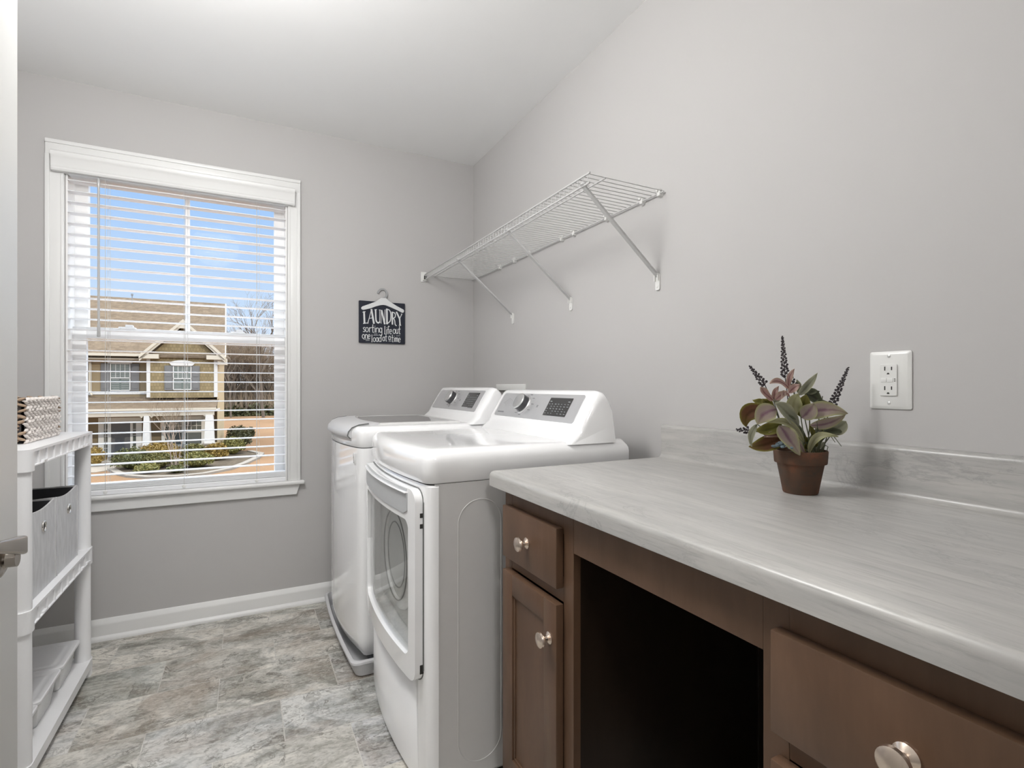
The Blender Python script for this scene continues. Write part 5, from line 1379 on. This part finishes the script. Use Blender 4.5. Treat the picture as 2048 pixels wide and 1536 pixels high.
# brush under the trees, one mass nobody could count
rb = random.Random(9); m = MB()
for k in range(9000):
    y = rb.uniform(79, 104); az = math.radians(rb.uniform(-5.5, 4.5)); x = CAM.x + (y - CAM.y) * math.tan(az)
    h = rb.uniform(1.0, 3.2) + (y - 79) * rb.uniform(0.05, 0.42); p = Vector((x, y, GZ + rb.uniform(0, h * .55)))
    d = Vector((rb.uniform(-.5, .5), rb.uniform(-.3, .3), 1)).normalized(); L = rb.uniform(.8, 2.6); w = rb.uniform(.02, .07)
    s_ = Vector((1, 0, 0)); m.face([p - s_ * w, p + s_ * w, p + d * L + s_ * w * .3, p + d * L - s_ * w * .3])
m.build('woodland_brush', M['twig_brown'], smooth=0, kind='stuff', label='brown thicket of brush under the bare woods beyond the lawn', cat='brush')
m = MB()
rb = random.Random(10)
for k in range(1500):
    y = rb.uniform(78.5, 81); az = math.radians(rb.uniform(-5, 4)); x = CAM.x + (y - CAM.y) * math.tan(az)
    p = Vector((x, y, GZ + rb.uniform(0.0, 2.0) * rb.random())); d = Vector((rb.uniform(-1, 1), rb.uniform(-1, 1), rb.uniform(0, 1))).normalized(); e = d.orthogonal() * .22
    m.face([p - e, p + d * .3, p + e * 1.0, p - d * .25])
m.build('woodland_evergreens', M['leaf_dark'], smooth=0, kind='stuff', label='dark evergreen undergrowth at the foot of the woods', cat='undergrowth')

# ================================================================ LIGHT
W_ = bpy.data.worlds.new('sky'); scene.world = W_; W_.use_nodes = True
nt = W_.node_tree; bg = nt.nodes['Background']
tc = nt.nodes.new('ShaderNodeTexCoord'); sx = nt.nodes.new('ShaderNodeSeparateXYZ'); nt.links.new(tc.outputs['Generated'], sx.inputs[0])
rp = nt.nodes.new('ShaderNodeValToRGB'); e = rp.color_ramp.elements
stops = [(0.0, (0.78, 0.84, 0.92)), (0.04, (0.80, 0.88, 1.0)), (0.13, (0.62, 0.78, 1.0)), (0.30, (0.40, 0.63, 1.0)), (0.40, (0.40, 0.64, 1.0)), (0.65, (0.92, 0.96, 1.0)), (1.0, (0.92, 0.96, 1.0))]
while len(e) < len(stops): e.new(0.5)
for el, (p, c) in zip(e, stops): el.position = p; el.color = (*c, 1)
nt.links.new(sx.outputs['Z'], rp.inputs['Fac'])
mr = nt.nodes.new('ShaderNodeMapRange'); mr.inputs['From Min'].default_value = 0.36; mr.inputs['From Max'].default_value = 0.62; mr.inputs['To Min'].default_value = 1.0; mr.inputs['To Max'].default_value = 6.0
nt.links.new(sx.outputs['Z'], mr.inputs['Value'])
nt.links.new(rp.outputs['Color'], bg.inputs['Color']); nt.links.new(mr.outputs['Result'], bg.inputs['Strength'])
def light(kind, name, loc, energy, color=(1, 1, 1), size=0.2, sy=None, rot=(0, 0, 0)):
    l = bpy.data.lights.new(name, kind); o = bpy.data.objects.new(name, l); C.objects.link(o)
    l.energy = energy; l.color = color; o.location = loc; o.rotation_euler = rot
    if kind == 'AREA':
        l.size = size
        if sy: l.shape = 'RECTANGLE'; l.size_y = sy
    elif kind == 'SUN': l.angle = size
    else: l.shadow_soft_size = size
    return o
sd = Vector((0.50, -0.78, 0.38))
so = light('SUN', 'sun', (0, -20, 20), 1.7, (1.0, 0.92, 0.80), 0.009); so.rotation_euler = sd.to_track_quat('Z', 'Y').to_euler()
# two ceiling lamps added out of view to brighten the laundry, one in the hall
lm = NT('fill_lamp_glow'); lm.bsdf.inputs['Emission Color'].default_value = (1, 0.96, 0.9, 1); lm.bsdf.inputs['Emission Strength'].default_value = 1.5; lm.bsdf.inputs['Base Color'].default_value = (.9, .9, .88, 1)
for nm, (lx, ly), lab in (('fill_lamp', (-1.42, -1.58), 'added round white fill lamp on the ceiling over the laundry floor'), ('fill_lamp', (-1.15, -3.6), 'added round white fill lamp on the hall ceiling behind the doorway')):
    t = thing(nm, lab, 'fill lamp', (lx, ly, H))
    MB().lathe((lx, ly, H - 0.03), (0, 0, 1), [(0.165, 0), (0.168, 0.02), (0.165, 0.0295)], 32).build('base', M['trim_white'], t)
    MB().lathe((lx, ly, H - 0.085), (0, 0, 1), [(0.0, 0), (0.06, 0.005), (0.11, 0.020), (0.145, 0.042), (0.15, 0.055)], 32, cap=False).build('shade', lm.m, t)
light('POINT', 'room_fill_light', (-1.42, -1.58, H - 0.22), 45, (1.0, 0.995, 0.985), 0.16)  # added light, brightens the room from above
light('AREA', 'hall_fill_light', (-1.15, -3.6, H - 0.095), 19, (1.0, 0.99, 0.975), 0.30)  # added light, brightens the near side from the hall

# ================================================================ COLOUR MANAGEMENT
vs = scene.view_settings
scene.display_settings.display_device = 'sRGB'
vs.view_transform = 'Standard'; vs.look = 'None'; vs.gamma = 1.0; vs.use_curve_mapping = False; vs.exposure = 0.0
scene.cycles.use_denoising = True
scene.cycles.max_bounces = 10; scene.cycles.diffuse_bounces = 6; scene.cycles.transparent_max_bounces = 16
scene.cycles.sample_clamp_indirect = 8.0
